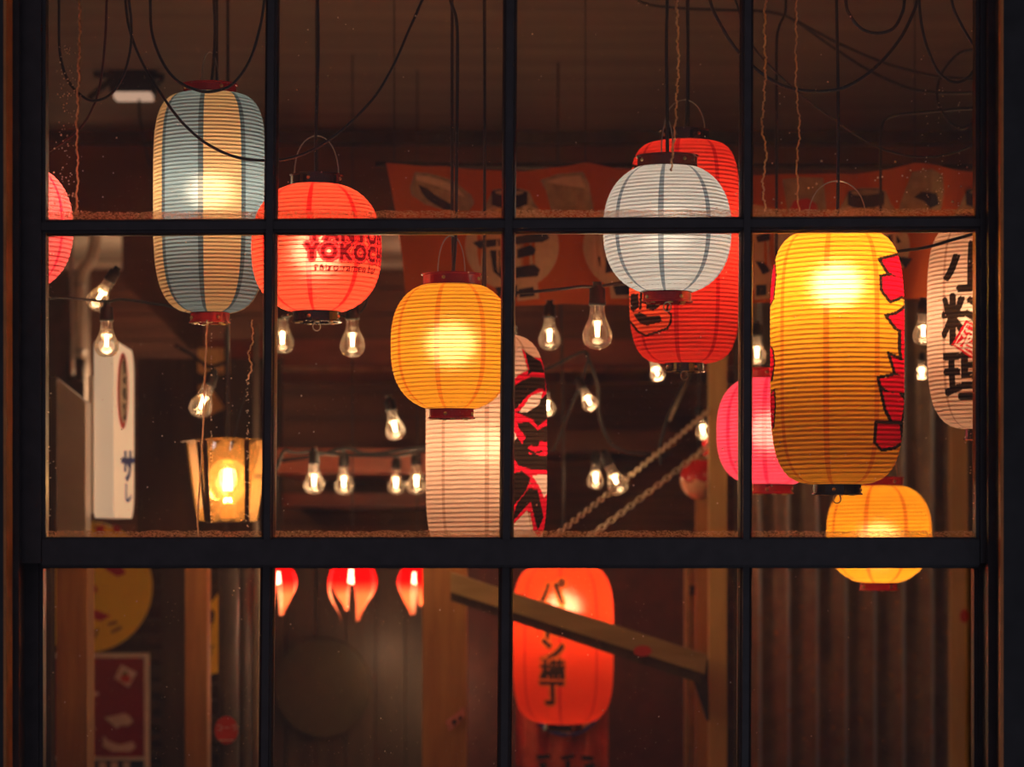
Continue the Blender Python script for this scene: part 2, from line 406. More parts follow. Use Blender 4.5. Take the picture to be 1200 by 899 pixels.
# ------------------------------------------------------------ paper lanterns
class Shape:
    def __init__(s, R, H, nt, nb, rct, rcb, N, amp):
        s.R, s.H, s.nt, s.nb, s.N, s.amp = R, H, nt, nb, N, amp
        s.ct = (1-(rct/R)**nt)**(1/nt); s.cb = (1-(rcb/R)**nb)**(1/nb)
    def base(s, z):
        t = max(-1, min(1, z/s.H)); n, c = (s.nt, s.ct) if t > 0 else (s.nb, s.cb)
        return s.R*(1-abs(c*t)**n)**(1/n)
    def r(s, th, z):
        u = (z+s.H)/(2*s.H)*s.N-th/(2*PI)
        return s.base(z)+s.amp*(abs(math.sin(PI*u))-.5)
def lantern(label, cat, cx, yt, yb, R, D, pap, wirem, capm, rct, rcb, ht, hb, N, nt, nb, lamp, power, lcol=(1, .70, .42), amp=.0009, handle=None, cord=None,
            capm2=None, ring=False, group='paper lanterns in the window', cordm='cord', lsize=.03, wr=.0006, seg=72):
    s = D/F; loc = P(cx, (yt+yb)/2, D)
    root = thing('paper_lantern', loc, label, cat, group); root['_o'] = [0, 0, 0]
    H = (yb-yt)/2*s; S = Shape(R*s, H, nt, nb, rct*s*.98, rcb*s*.98, N, amp); root_s = S
    rp = 4; rows = N*rp
    I = np.arange(-rp, rows+1)[:, None]; J = np.arange(seg+1)[None, :]
    U = np.clip((I+rp*J/seg)/rows, 0, 1); ZZ = -H+2*H*U; TH = 2*PI*J/seg-PI+0*I
    tt = ZZ/H; nn_ = np.where(tt > 0, nt, nb); cc_ = np.where(tt > 0, S.ct, S.cb)
    RB = S.R*(1-np.abs(cc_*tt)**nn_)**(1/nn_)
    RR = RB+amp*(np.abs(np.sin(PI*(I/rp)))-.5)
    V_ = np.stack([RR*np.sin(TH), -RR*np.cos(TH), ZZ], -1).reshape(-1, 3)
    ni = rows+rp; A_ = (np.arange(ni)[:, None]*(seg+1)+np.arange(seg)[None, :]).reshape(-1)
    Q = np.stack([A_, A_+1, A_+seg+2, A_+seg+1], -1)
    me = bpy.data.meshes.new('paper_shell'); me.vertices.add(len(V_)); me.vertices.foreach_set('co', V_.astype('f').ravel())
    me.loops.add(Q.size); me.loops.foreach_set('vertex_index', Q.astype('i').ravel()); me.polygons.add(len(Q)); me.polygons.foreach_set('loop_start', np.arange(0, Q.size, 4, dtype='i'))
    me.update(calc_edges=True); me.polygons.foreach_set('use_smooth', np.ones(len(Q), dtype=bool)); me.materials.append(pap)
    sh = bpy.data.objects.new('paper_shell', me); COL.objects.link(sh); sh.parent = root
    S.me = me; S.TH = TH.ravel(); S.Z = ZZ.ravel(); S.RB = RB.ravel(); S.col = np.zeros((len(V_), 4))
    # helical wire at the valleys
    pts = []; k = 40
    for i in range(N*k+1):
        u = i/(N*k); zz = -H+2*H*u; th = 2*PI*(i/k)-PI; r = S.base(zz)-amp*.5-wr*1.1
        pts.append((r*math.sin(th), -r*math.cos(th), zz))
    MB().tube(pts, wr, 4).build('spiral_wire', wirem, root, smooth=True)
    # caps: open rings with a recessed plate
    def cap(z0, z1, r, inward, mm):
        t = .0022; lip = .0022
        c = MB().lathe([(r, z0), (r+lip, z0), (r+lip, z0+.002), (r, z0+.003), (r, z1-.003), (r+lip, z1-.002), (r+lip, z1), (r-t, z1), (r-t, z0)], 40, closed=True)
        zp = inward; c.lathe([(r-t, zp), (r*.30, zp), (r*.30, zp+.0015), (r-t, zp+.0015)], 40, closed=True)
        return c.build('cap', mm, root, smooth=False)
    c1 = cap(H-.003, H+ht*s, rct*s, H+ht*s-.006, capm); c2 = cap(-H-hb*s, -H+.003, rcb*s, -H-hb*s+.005, capm2 or capm)
    for cc, zc, rr in ((c1, H+ht*s*.5, rct*s), (c2, -H-hb*s*.5, rcb*s)):
        for k, a in enumerate((-1.05, -.25, .55, 1.2)):
            if (k+int(cx)) % 2: continue
            v = Vector((rr*math.sin(a), -rr*math.cos(a), zc)); ax = Vector((math.sin(a), -math.cos(a), 0))
            q = ax.to_track_quat('Z', 'Y').to_matrix()
            MB().lathe([(.0030, -.001), (.0028, .001), (.0015, .0022), (.0001, .0026)], 12, v, q).build('rivet', M['gold'], cc, smooth=True)
    # feet of the lower cap, gold to paint the lamp light on them
    g = MB()
    for a in (-.9, .1, .9, 2.2, 3.6, 4.8):
        v = Vector((rcb*s*.80*math.sin(a), -rcb*s*.80*math.cos(a), -H-hb*s-.0005)); g.lathe([(.0001, -.0008), (.0038, -.0008), (.0038, .001), (.0001, .001)], 10, v)
    g.build('lit_cap_feet', M['gold'], c2, kind='stuff')
    top = H+ht*s
    if handle:
        hh, wd = handle; a0 = []
        for k in range(17):
            a = PI*k/16; a0.append((wd*s*math.cos(a), 0, top-.006+(hh*s+.006)*math.sin(a)**.8 if 0 < k < 16 else top-.008))
        MB().tube(a0, .0010, 6).build('carrying_wire', M['wire'], root, smooth=True)
    if ring:
        MB().tube([(.006*math.cos(2*PI*k/14), 0, -H-hb*s-.006+.007*math.sin(2*PI*k/14)) for k in range(14)], .0009, 6, closed=True).build('hook_ring', M['wire'], root, smooth=True)
    cp = cord or [(0, 0)]
    # cord: pixel offsets from the axis going up from the cap, finally straight into the ceiling
    pts = [Vector((0, 0, top-.02))]
    for dx, y in cp[1:]:
        p = P(cx+dx, y, D)-loc; pts.append(p)
    pts.append(Vector((pts[-1].x, 0, ZC-loc.z-.001)))
    MB().tube(spline(pts, 6), .0026, 8).build('power_cord', M[cordm], root, smooth=True)
    light('lantern_bulb_light', (0, 0, H*lamp), power, lcol, lsize, root)
    root['_S'] = 0
    return root, S, s, loc
def screen(L):
    """where each shell vertex shows in the 1200 px frame, and whether it faces the window"""
    root, S, s, loc = L
    if not hasattr(S, 'SX'):
        x = loc.x+S.RB*np.sin(S.TH); y = loc.y-S.RB*np.cos(S.TH); z = loc.z+S.Z; d = y-CAMY
        S.SX = 600+x*F/d; S.SY = HY-(z-EYE)*F/d; S.FR = (x*np.sin(S.TH)-(y-CAMY)*np.cos(S.TH)) < 0
    return S.SX, S.SY, S.FR
def wrap(L, V, Fc, col, proj=False, dil=0):
    """print on the paper: every shell vertex inside a face takes the ink colour. V: photo pixels if proj, else px of arc from the front line, y up"""
    root, S, s, loc = L; V0 = np.array(V, float)
    if proj: X, Yv, front = screen(L); sc_ = 1
    else: X, Yv, front = S.TH*S.R, S.Z, np.abs(S.TH) < 2.4; V0 = V0*s; sc_ = s
    offs = [(0, 0)]+([(dil*sc_*math.cos(k*PI/4), dil*sc_*math.sin(k*PI/4)) for k in range(8)] if dil else [])
    x0, y0 = V0.min(0)-dil*sc_; x1, y1 = V0.max(0)+dil*sc_; idx = np.nonzero(front & (X > x0) & (X < x1) & (Yv > y0) & (Yv < y1))[0]
    ins = np.zeros(len(idx), bool)
    for ox, oy in offs:
        V = V0; px, py = X[idx]-ox, Yv[idx]-oy
        for f in Fc:
            P_ = V[list(f)]; k = np.nonzero((px >= P_[:, 0].min()) & (px <= P_[:, 0].max()) & (py >= P_[:, 1].min()) & (py <= P_[:, 1].max()))[0]
            if not len(k): continue
            w_ = np.zeros(len(k), bool)
            for i in range(len(P_)):
                (xa, ya), (xb, yb) = P_[i], P_[i-1]
                if ya == yb: continue
                w_ ^= ((ya > py[k]) != (yb > py[k])) & (px[k] < (xb-xa)*(py[k]-ya)/(yb-ya)+xa)
            ins[k[w_]] = True
    S.col[idx[ins], :3] = col[:3]; S.col[idx[ins], 3] = 1
def fix_print(L):
    S = L[1]; at = S.me.color_attributes.new('print', 'FLOAT_COLOR', 'POINT'); at.data.foreach_set('color', S.col.astype('f').ravel())
def anchor(L, x, y):
    """arc position and height (px) of the shell point seen at pixel x, y"""
    root, S, s, loc = L; X, Y, fr = screen(L); d = (X-x)**2+(Y-y)**2+np.where(fr, 0, 1e6); i = int(np.argmin(d))
    return S.TH[i]*S.R/s, S.Z[i]/s
def wtext(L, text, size, x, y, col, bold=0, sx=1, space=1, centre=True, dil=0):
    V, Fc = glyph(text, size, bold, space, sx)
    xs = [a for a, b in V]; ys = [b for a, b in V]
    ox, oy = ((min(xs)+max(xs))/2, (min(ys)+max(ys))/2) if centre else (0, 0)
    ax, ay = anchor(L, x, y)
    wrap(L, [(a-ox+ax, b-oy+ay) for a, b in V], Fc, col, dil=dil)
def wpoly(L, pts, cxy, col, eps=0, dil=0):
    wrap(L, pts, [tuple(range(len(pts)))], col, proj=True, dil=dil)
def grow(pts, d):
    """offset a closed polygon outward by d px"""
    n = len(pts); A = sum(pts[i][0]*pts[(i+1) % n][1]-pts[(i+1) % n][0]*pts[i][1] for i in range(n)); sg = 1 if A > 0 else -1; out = []
    for i in range(n):
        p, q, r = Vector(pts[i-1]), Vector(pts[i]), Vector(pts[(i+1) % n]); a = (q-p).normalized(); b = (r-q).normalized()
        na = Vector((a.y, -a.x))*sg; nb = Vector((b.y, -b.x))*sg; m = (na+nb)
        m = m.normalized() if m.length > .01 else na
        k = d/max(.45, m.dot(na)); out.append(tuple(q+m*k))
    return out

YEL = RGB(255, 196, 40); YSEAM = RGB(235, 140, 15)
p_yel = paper('yellow_lantern_paper', [(1, .47, .030, 1)], (.85, .25, .010, 1), -12.5, fwd=.16)
p_yel2 = paper('yellow_tall_lantern_paper', [(1, .44, .022, 1)], (.80, .23, .008, 1), -16, printed=True, fwd=.16)
p_yel3 = paper('small_yellow_lantern_paper', [(1, .46, .020, 1)], (.80, .21, .008, 1), -22, fwd=.14)
p_red = paper('red_lantern_paper', [(1, .095, .045, 1)], (.80, .012, .010, 1), -3, printed=True, fwd=.11)
p_red2 = paper('tall_red_lantern_paper', [(1, .050, .030, 1)], (.62, .006, .008, 1), -12, printed=True, fwd=.08)
p_red3 = paper('deep_red_lantern_paper', [(1, .060, .012, 1)], (.62, .008, .006, 1), -5, .03, printed=True)
p_white = paper('white_lantern_paper', [(.78, .86, .86, 1)], (.22, .30, .36, 1), -9, fwd=.05)
p_bc = paper('cream_and_blue_lantern_paper', [(.34, .52, .66, 1), (1, .66, .32, 1)], (.11, .18, .24, 1), -3, .06, fwd=.10)
p_wt = paper('ivory_lantern_paper', [(1, .68, .52, 1)], (.70, .40, .28, 1), 1, .045, printed=True, fwd=.04)
p_wr = paper('ivory_lantern_paper', [(1, .68, .52, 1)], (.68, .38, .28, 1), -52, .04, printed=True, fwd=.04)
p_pk = paper('pink_lantern_paper', [(1, .085, .18, 1)], (.85, .02, .09, 1), -12, .06)
p_pk2 = paper('rose_lantern_paper', [(1, .16, .17, 1)], (.85, .02, .07, 1), 62, .05)
def wm(name, c): return ink(name, c, .3)
w_br = wm('brown_rib_wire', (.10, .045, .008, 1)); w_rd = wm('red_rib_wire', (.16, .008, .006, 1)); w_gy = wm('grey_rib_wire', (.05, .06, .07, 1))
w_pk = wm('pink_rib_wire', (.25, .008, .04, 1)); w_tn = wm('tan_rib_wire', (.22, .12, .08, 1))

L1 = lantern('tall lantern striped in cream and pale blue with red caps', 'lantern', 246, 110, 367, 66, 4.45, p_bc, w_gy, M['redcap'], 31, 23, 11, 12, 58, 4.8, 3.6, .1, .70,
             (1, .76, .50), handle=(38, 10), cord=[(0, 0), (4, 75), (6, 30), (4, -20)], group=None)
L2 = lantern('round red lantern lettered YOKOCHO, overlapping the striped lantern', 'lantern', 371, 217, 366, 76, 4.22, p_red, w_rd, M['blackcap'], 30, 28, 12, 12, 30, 2.5, 2.5, -.05, 1.15,
             (1, .76, .48), handle=(46, 26), cord=[(0, 0), (-1, 160), (2, 60), (1, -20)], ring=True, group=None, seg=400)
L3 = lantern('round yellow lantern in front of the red cloth banner', 'lantern', 529, 334, 480, 71, 4.20, p_yel, w_br, M['redcap'], 34, 26, 13, 11, 31, 2.7, 2.5, .05, .66,
             handle=(45, 16), cord=[(0, 0), (5, 280), (6, 200), (7, 80), (6, 25), (-1, 0), (-6, -40)], group=None)
L4 = lantern('round white lantern with grey seams, in front of the tall red one', 'lantern', 782, 196, 343, 75, 4.16, p_white, w_gy, M['darkredcap'], 35, 28, 13, 12, 33, 2.4, 2.4, 0, .42,
             (1, .80, .62), handle=(42, 7), cord=[(0, 0), (0, 150), (-1, 60), (0, -20)], capm2=M['redcap'], group=None, ring=True)
L5 = lantern('tall red lantern with black and orange brush lettering, black caps', 'lantern', 802, 166, 426, 65, 4.45, p_red2, w_rd, M['blackcap'], 29, 23, 13, 10, 54, 5.2, 4.6, .1, 1.1,
             handle=(36, 24), cord=[(0, 0), (3, 120), (4, 50), (3, -20)], ring=True, group=None, seg=400)
L6 = lantern('largest lantern, tall and yellow with ragged red and black painting', 'lantern', 981, 271, 568, 78, 4.18, p_yel2, w_br, M['blackcap'], 36, 28, 13, 12, 54, 4.6, 4.2, .56, 1.75,
             handle=(46, 34), cord=[(0, 0), (1, 215), (1, 100), (-1, -20)], ring=True, group=None, seg=400)
L7 = lantern('tall ivory lantern with black strokes edged in red, below the round yellow one', 'lantern', 570, 393, 651, 71, 4.55, p_wt, w_tn, M['blackcap'], 36, 38, 10, 8, 48, 4.2, 5.2, .0, .80,
             handle=(30, 20), cord=[(0, 0), (-2, 300), (-2, 150), (-2, -20)], group=None, seg=400)
L8 = lantern('ivory lantern with black characters and a red stamp', 'lantern', 1149, 262, 503, 62, 4.45, p_wr, w_tn, M['blackcap'], 30, 18, 10, 12, 48, 4.2, 3.6, .1, .62, group=None, seg=400)
L9 = lantern('rose lantern cut by the window stile, beside the striped lantern', 'lantern', 22, 197, 337, 63, 4.12, p_pk2, w_pk, M['redcap'], 26, 24, 10, 10, 27, 2.3, 2.3, .35, 1.0, group=None)
L10 = lantern('pink lantern half behind the tall yellow lantern', 'lantern', 903, 443, 568, 63, 4.75, p_pk, w_pk, M['redcap'], 30, 26, 11, 11, 30, 2.6, 2.7, 0, .8, (1, .76, .50), cord=[(0, 0), (6, 400), (7, 200), (7, 60), (10, 32), (16, 18), (18, 0)], group=None)
L11 = lantern('small yellow lantern below the tall yellow one, before the corrugated wall', 'lantern', 1030, 569, 683, 61, 5.0, p_yel3, w_br, M['redcap'], 28, 22, 10, 9, 26, 2.7, 2.4, -.15, .85, handle=(34, 22),
              cord=[(0, 0), (2, 500), (2, 200), (3, 152), (13, 137), (45, 132), (90, 128), (118, 122), (146, 80), (150, 20)], group=None)
L12 = lantern('blurred red lantern with vertical black characters, behind the diagonal brace', 'lantern', 660, 661, 848, 59, 6.2, p_red3, w_rd, M['blackcap'], 26, 22, 10, 8, 36, 4.0, 4.0, .45, 1.7,
              cord=[(0, 0), (0, 500), (-6, 200)], group=None, seg=400)
i_blk = (.030, .016, .010); i_mar = (.16, .004, .006)
i_red = (.85, .006, .030); i_org = (1, .13, .045)
i_pnk = (1, .035, .035); i_pale = (1, .74, .62); i_pk7 = (.95, .012, .045)
i_stamp = (.75, .01, .02)
i_amb = (.7, .12, .015)
# round red lantern
for (txt, x, y) in (('PANTON', 365, 281), ('YOKOCHO', 358, 303)):
    for col, dl in ((i_mar, 4.0), (i_pnk, 2.9), (i_mar, 1.1)): wtext(L2, txt, 24.5, x, y, col, .012, .98, 1.22, False, dl)
wtext(L2, 'retro ramen bar', 13.5, 368, 317, i_mar, .02, 1.0, 1.04, False)
# lower red lantern: vertical shop name
for ch, y, sz in (('パ', 694, 38), ('ン', 719, 32), ('ト', 741, 30), ('ン', 763, 36), ('横', 787, 33), ('丁', 812, 34)):
    wtext(L12, ch, sz*.92, 647, y, i_amb, dil=3.4); wtext(L12, ch, sz*.92, 647, y, i_blk, dil=1.2)
# ivory lantern
c8 = (1149, 382.5)
for ch, x, y, sx_ in (('小', 1139, 312, 1.22), ('料', 1133, 373, 1.12), ('理', 1134, 440, 1.10)):
    wtext(L8, ch, 62, x, y, i_blk, 0, sx_, dil=2.0)
wpoly(L8, [(1132, 375), (1158, 387), (1143, 423), (1115, 404)], c8, i_stamp)
wpoly(L8, [(1133, 378.5), (1154, 388), (1141.5, 419), (1118.5, 403.5)], c8, i_pale)
wpoly(L8, [(1133.5, 380.5), (1152, 389), (1141, 417), (1120.5, 402.5)], c8, i_stamp)
V, Fc = glyph('酒', 25, 0); ca, sa = math.cos(-.42), math.sin(-.42)
wrap(L8, [((a-12.5)*ca-(b-9)*sa+1136.5, 399-((a-12.5)*sa+(b-9)*ca)) for a, b in V], Fc, i_pale, proj=True, dil=.5)
# tall yellow lantern
c6 = (981, 419.5)
RA = [[(1033, 305), (1052, 300), (1075, 300), (1075, 322), (1052, 325), (1041, 318)],
      [(1034, 325), (1044, 323), (1075, 329), (1075, 349), (1056, 347), (1044, 352), (1035, 340)],
      [(1041, 371), (1052, 368), (1075, 350), (1075, 400), (1060, 390), (1050, 383)],
      [(1056, 386), (1075, 385), (1075, 430), (1059, 432), (1056, 410)],
      [(1044, 417), (1054, 422), (1075, 428), (1075, 448), (1055, 440), (1050, 437)],
      [(1031, 444), (1050, 440), (1075, 442), (1075, 462), (1044, 460), (1033, 452)],
      [(1034, 458), (1054, 462), (1060, 470), (1056, 494), (1046, 493), (1039, 480)],
      [(1028, 497), (1040, 497), (1054, 497), (1056, 518), (1048, 523), (1034, 526), (1027, 518)],
      ]
for pl in RA:
    wpoly(L6, grow(pl, 2.6), c6, i_blk, dil=1.2)
for pl in RA:
    wpoly(L6, pl, c6, i_red)
for pl in ([(896, 310), (907, 302), (908.5, 322), (906, 350), (896, 370)], [(896, 396), (905, 410), (907, 425), (904, 445), (896, 445)], [(896, 470), (907, 458), (908, 475), (906, 500), (896, 510)]):
    wpoly(L6, grow(pl, 1.6), c6, i_blk); wpoly(L6, pl, c6, i_red)
# tall red lantern: the end of a brush letter
c5 = (802, 296)
outer = [(737.6, 338), (741, 330), (752, 338), (768, 346), (782, 354), (780, 364), (785, 369), (785, 377), (781, 384), (770, 388), (757, 392), (749, 388), (741, 378), (738, 374)]
wpoly(L5, grow(outer, 2.6), c5, i_blk); wpoly(L5, outer, c5, i_org, .0008)
for pl in ([(739, 344), (748, 344), (749, 360), (742, 366), (738.5, 362)], [(750, 340), (753, 343), (752, 362), (749, 364)], [(756, 350), (772, 352), (773, 359), (766, 364), (758, 362)],
           [(742, 368), (750, 366), (760, 371), (774, 370), (776, 377), (758, 382), (750, 379)]):
    wpoly(L5, pl, c5, i_blk, .0012)
wpoly(L5, [(738, 238), (742, 205), (748, 203), (747, 194), (741, 192), (738, 200)], c5, i_blk, .0004); wpoly(L5, [(738.5, 206), (742, 201), (743, 196), (739, 198)], c5, i_org, .0008)
# tall ivory lantern: black strokes edged in red
c7 = (570, 522)
S7 = [[(596, 450), (612, 441), (622, 436), (606, 398), (626, 420), (640, 430), (650, 445), (650, 612), (632, 630), (626, 624), (618, 600), (596, 628)],]
red7 = [[(611, 408), (622, 418), (640, 420), (650, 440), (650, 470), (650, 560), (650, 600), (632, 630), (625, 622), (621, 600), (596, 630), (592, 540), (592, 450), (606, 440), (619, 434)]]
for pl in red7: wpoly(L7, pl, c7, i_pk7)
blk7 = [[(615, 412), (634, 424), (638.5, 438), (624, 436), (618, 440), (620, 432)],
        [(598, 455), (612, 446), (624, 441), (638.8, 443), (639.5, 460), (636, 456), (630, 456), (618, 464), (604, 480), (600, 478), (596, 470)],
        [(602, 482), (620, 480), (634, 468), (640, 462), (650, 476), (640, 492), (630, 500), (624, 492)],
        [(606, 496), (620, 494), (630, 504), (650, 494), (650, 515), (633, 520), (636, 530), (625, 533), (616, 528), (612, 520), (616, 512), (608, 502)],
        [(598, 520), (606, 512), (620, 532), (650, 536), (650, 552), (622, 550), (608, 546), (599, 534)],
        [(596, 556), (612, 552), (622, 560), (616, 576), (606, 588), (596, 600)],
        [(606, 590), (620, 572), (630, 574), (634, 592), (637, 606), (630, 622), (626, 606), (622, 588), (614, 596), (597, 616)]]
for pl in blk7: wpoly(L7, pl, c7, i_blk, .0008)
pale7 = [[(594, 420), (610, 406), (617, 432), (600, 446), (594, 448)], [(608, 484), (622, 464), (636, 459), (632, 474), (618, 483)], [(594, 502), (602, 506), (606, 513), (596, 524)],
         [(632, 556), (650, 556), (638, 584), (632, 570), (624, 558)], [(594, 622), (618, 598), (624, 626), (612, 630), (594, 640)]]
for pl in pale7: wpoly(L7, pl, c7, i_pale, .0012)
for pl in ([(618, 525), (627, 530), (637, 527), (638, 518), (633, 516), (630, 524), (622, 522)],): wpoly(L7, pl, c7, i_pk7, .0012)
for L_ in (L2, L5, L6, L7, L8, L12): fix_print(L_)

# ------------------------------------------------------------ filament bulbs
def axisrot(tilt, yaw=0): return Matrix.Rotation(yaw, 3, 'Z') @ Matrix.Rotation(tilt, 3, 'Y')
def bulb(x, y, h, D, label, tilt=0, power=.16, wsc=1.0, sock=True, group='clear filament bulbs of the string lights'):
    """x,y = middle of the glass, h = glass height in px, tilt: radians, + swings the tip toward the right"""
    s = D/F*h/55.0; c = P(x, y, D); R = axisrot(-tilt)
    top = c+R @ Vector((0, 0, 27.5*s))
    root = thing('filament_bulb', top, label, 'light bulb', group)
    pr = [(8.6, 0), (8.8, -6), (9.2, -12), (10.8, -18), (14.2, -26), (17, -33), (17.8, -39), (16.8, -45), (13, -50.5), (7, -53.8), (.2, -54.8)]
    pr = [(a*s*wsc, b*s) for a, b in spl2(pr, 3)]
    MB().lathe(pr, 28, top, R).build('glass_envelope', M['bulbglass'], root, smooth=True)
    f = MB()
    for dx, dy in ((-2.0, 0), (2.0, 0), (0, 2), (0, -2)):
        f.tube([top+R @ Vector((dx*s, dy*s, -21*s)), top+R @ Vector((dx*.75*s, dy*.75*s, -39*s))], .85*s, 6)
    f.build('filament', M['filament'], root)
    MB().lathe([(3.4*s, 0), (3.0*s, -8*s), (1.3*s, -14*s), (1.0*s, -22*s), (.01, -22*s)], 14, top, R).build('glass_stem', M['bulbglass'], root, smooth=True)
    if sock:
        MB().lathe([(.01, 26*s), (5*s, 26*s), (6*s, 20*s), (9.5*s, 18*s), (9.8*s, 4*s), (10.4*s, 2*s), (10.2*s, -2*s), (8.4*s, -2*s), (8.2*s, 0), (.01, 0)], 20, top, R).build('socket', M['socket'], root, smooth=True)
    light('bulb_light', R @ Vector((0, 0, -30*s)), power, (1, .58, .28), .012, root)
    return root
def spl2(pr, k): return [(v.x, v.y) for v in spline([(a, b, 0) for a, b in pr], k)]
B = [(125, 397, 44, 4.55, 'clear bulb hanging beside the top of the white sign', 0), (118, 346, 40, 4.9, 'clear bulb tilted sideways before the galvanised duct', -.55),
     (413, 396, 46, 4.7, 'clear bulb just below the round red lantern', 0), (331, 394, 42, 5.2, 'clear bulb half hidden by the glazing bar under the red lantern', 0),
     (238, 470, 41, 5.3, 'clear bulb above the square glass lamp', -.35), (462, 498, 36, 5.7, 'single clear bulb left of the tall ivory lantern, above the row', .2),
     (368, 561, 37, 5.7, 'clear bulb, first in the row along the red shelf', 0), (403, 563, 35, 5.9, 'clear bulb, second in the row along the red shelf', 0),
     (464, 564, 31, 6.3, 'clear bulb, third in the row along the red shelf', 0), (488, 562, 36, 6.1, 'clear bulb in the row nearest the tall ivory lantern', 0),
     (700, 383, 54, 4.6, 'large clear bulb in its black socket before the banner', 0), (644, 391, 40, 5.2, 'clear bulb under the banner beside the larger one', 0),
     (689, 468, 30, 5.6, 'clear bulb seen almost end on above the chains', .45), (769, 434, 28, 5.4, 'clear bulb peeping under the tall red lantern', .3),
     (641, 474, 30, 5.9, 'clear bulb mostly hidden behind the tall ivory lantern', .2), (698, 558, 31, 6.2, 'clear bulb just above the lower chain end', 0),
     (721, 562, 38, 5.5, 'clear bulb crossed by the steel chain', .4), (823, 502, 28, 6.1, 'bright bulb at the top end of the chains', .2),
     (887, 411, 36, 5.4, 'clear bulb between the pink lantern and the banner', 0), (1082, 386, 38, 5.0, 'clear bulb between the tall yellow and the ivory lantern', 0),
     (1080, 434, 22, 6.4, 'small bulb glaring on the corrugated wall', 0)]
for x, y, h, D, lb, t in B: bulb(x, y, h, D, lb, t, power=.30 if y > 480 or x < 300 else .16)

def cable(label, pts, D, r=.0026, mat='cord', name='cable', group='loose black cables', k=8):
    return MB().tube(ppath(pts, D, k), r, 8).thing(name, M[mat], label, 'cable', group, smooth=True)
G1 = 'cables looped behind the glass'
cable('black cable hanging in the first narrow loop by the stile', [(64, -170), (67, -60), (69, 0), (70, 60), (80, 95), (98, 114), (112, 118), (130, 110), (146, 85), (154, 45), (151, 0), (140, -60), (136, -172)], 4.05, .0021, group=G1)
cable('red-lit dark cable curving down behind the stile', [(128, -170), (127, -60), (125, 0), (123, 50), (117, 100), (108, 128), (93, 151), (72, 168), (52, 180), (30, 190), (10, 150), (-5, -100), (-6, -172)], 4.06, .0020, 'cord_redlit', group=G1)
cable('black cable looped in front of the striped lantern cap', [(168, -165), (174, -60), (176, 0), (178, 38), (190, 72), (208, 95), (232, 106), (250, 107), (272, 99), (292, 72), (304, 35), (310, 0), (318, -60), (322, -165)], 4.12, .0023, group=G1)
cable('long black cable swinging past the striped lantern to the next pane', [(138, -160), (142, -60), (147, 0), (152, 35), (166, 72), (190, 112), (215, 145), (245, 170), (280, 185), (318, 188), (345, 184), (375, 171), (408, 146), (440, 112), (462, 75), (478, 38), (494, 2), (520, -60), (532, -160)], 4.14, .0022, group=G1)
cable('thin upright cable between the yellow lantern cord and the glazing bar', [(566, -172), (567, 0), (568, 120), (568, 240), (566, 330), (560, 420)], 4.45, .0020, group=G1)
cable('black cable in a wide arc across the last two panes', [(822, -160), (826, -50), (832, 0), (845, 30), (863, 58), (885, 80), (908, 96), (930, 104), (955, 107), (985, 104), (1012, 90), (1035, 70), (1055, 45), (1068, 20), (1076, -5), (1090, -80), (1096, -160)], 4.12, .0026, group=G1)
cable('black cable in a short loop at the head of the last pane', [(985, -165), (989, -60), (991, 0), (996, 18), (1010, 34), (1028, 39), (1046, 34), (1056, 18), (1060, 0), (1062, -60), (1064, -165)], 4.10, .0026, group=G1)
cable('black cable with a reddish sheen looping to the last stile', [(1070, -165), (1074, -60), (1077, 0), (1081, 35), (1090, 65), (1101, 86), (1116, 96), (1130, 94), (1143, 80), (1160, 50), (1170, -20), (1172, -165)], 4.10, .0023, group=G1)
cable('black cable dropping slantwise into the last stile', [(1104, -165), (1108, -60), (1115, 0), (1127, 30), (1143, 56), (1160, 78), (1175, 60), (1180, -165)], 4.09, .0024, group=G1)
cable('thin grey cable sagging low before the banner top', [(860, -5), (880, 50), (905, 80), (935, 108), (970, 135), (1000, 156), (1035, 175), (1075, 184), (1110, 181), (1146, 168), (1180, 150)], 4.6, .0018, group=G1)
cable('blurred cable drooping from the ceiling hook', [(735, -20), (752, 2), (790, 9), (850, 12), (890, 13), (915, 17), (940, 28), (985, 52), (1040, 75), (1085, 87), (1120, 92), (1160, 93)], 5.2, .0030, group=G1)
cable('second blurred cable from the ceiling hook, sagging lower', [(918, 17), (935, 27), (965, 48), (1010, 78), (1050, 98), (1080, 107), (1120, 109), (1160, 107)], 5.2, .0030, group=G1)
cable('blurred cable coiled beside the last stile', [(1190, -50), (1180, 30), (1150, 55), (1125, 62), (1106, 82), (1098, 105), (1101, 125), (1112, 142), (1124, 150), (1137, 146), (1150, 120)], 5.0, .0026, group=G1)
G2 = 'cables of the string lights'
cable('cable carrying the bulbs beside the white sign', [(0, -150), (20, 300), (40, 347), (70, 349), (100, 351), (126, 353), (145, 351), (190, 357), (240, 362), (252, 300), (254, 100), (254, -160)], (4.55, 4.75), .0026, group=G2)
cable('cable carrying the large bulb across the banner', [(530, -150), (531, 300), (545, 345), (610, 343), (655, 339), (680, 336), (700, 336), (735, 331), (760, 336), (800, 340), (806, 300), (806, -150)], (4.62, 4.66), .0028, group=G2)
cable('cable running from the tall yellow lantern to the ivory one', [(1010, 300), (1030, 299), (1056, 294), (1085, 290), (1120, 280), (1150, 272), (1175, 268)], 4.35, .0026, group=G2)
cable('cable along the row of bulbs at the red shelf', [(316, -60), (317, 500), (335, 528), (368, 530), (403, 533), (435, 534), (464, 534), (488, 530), (520, 526)], (5.7, 6.1), .0045, group=G2)
cable('tangled second cable above the row of bulbs', [(330, 540), (370, 534), (405, 526), (430, 532), (470, 528), (500, 524)], 6.0, .0045, group=G2)
cable('cable zigzagging down behind the chains', [(600, 445), (640, 433), (686, 412), (684, 440), (676, 460), (660, 500), (648, 530)], 5.7, .0034, group=G2)
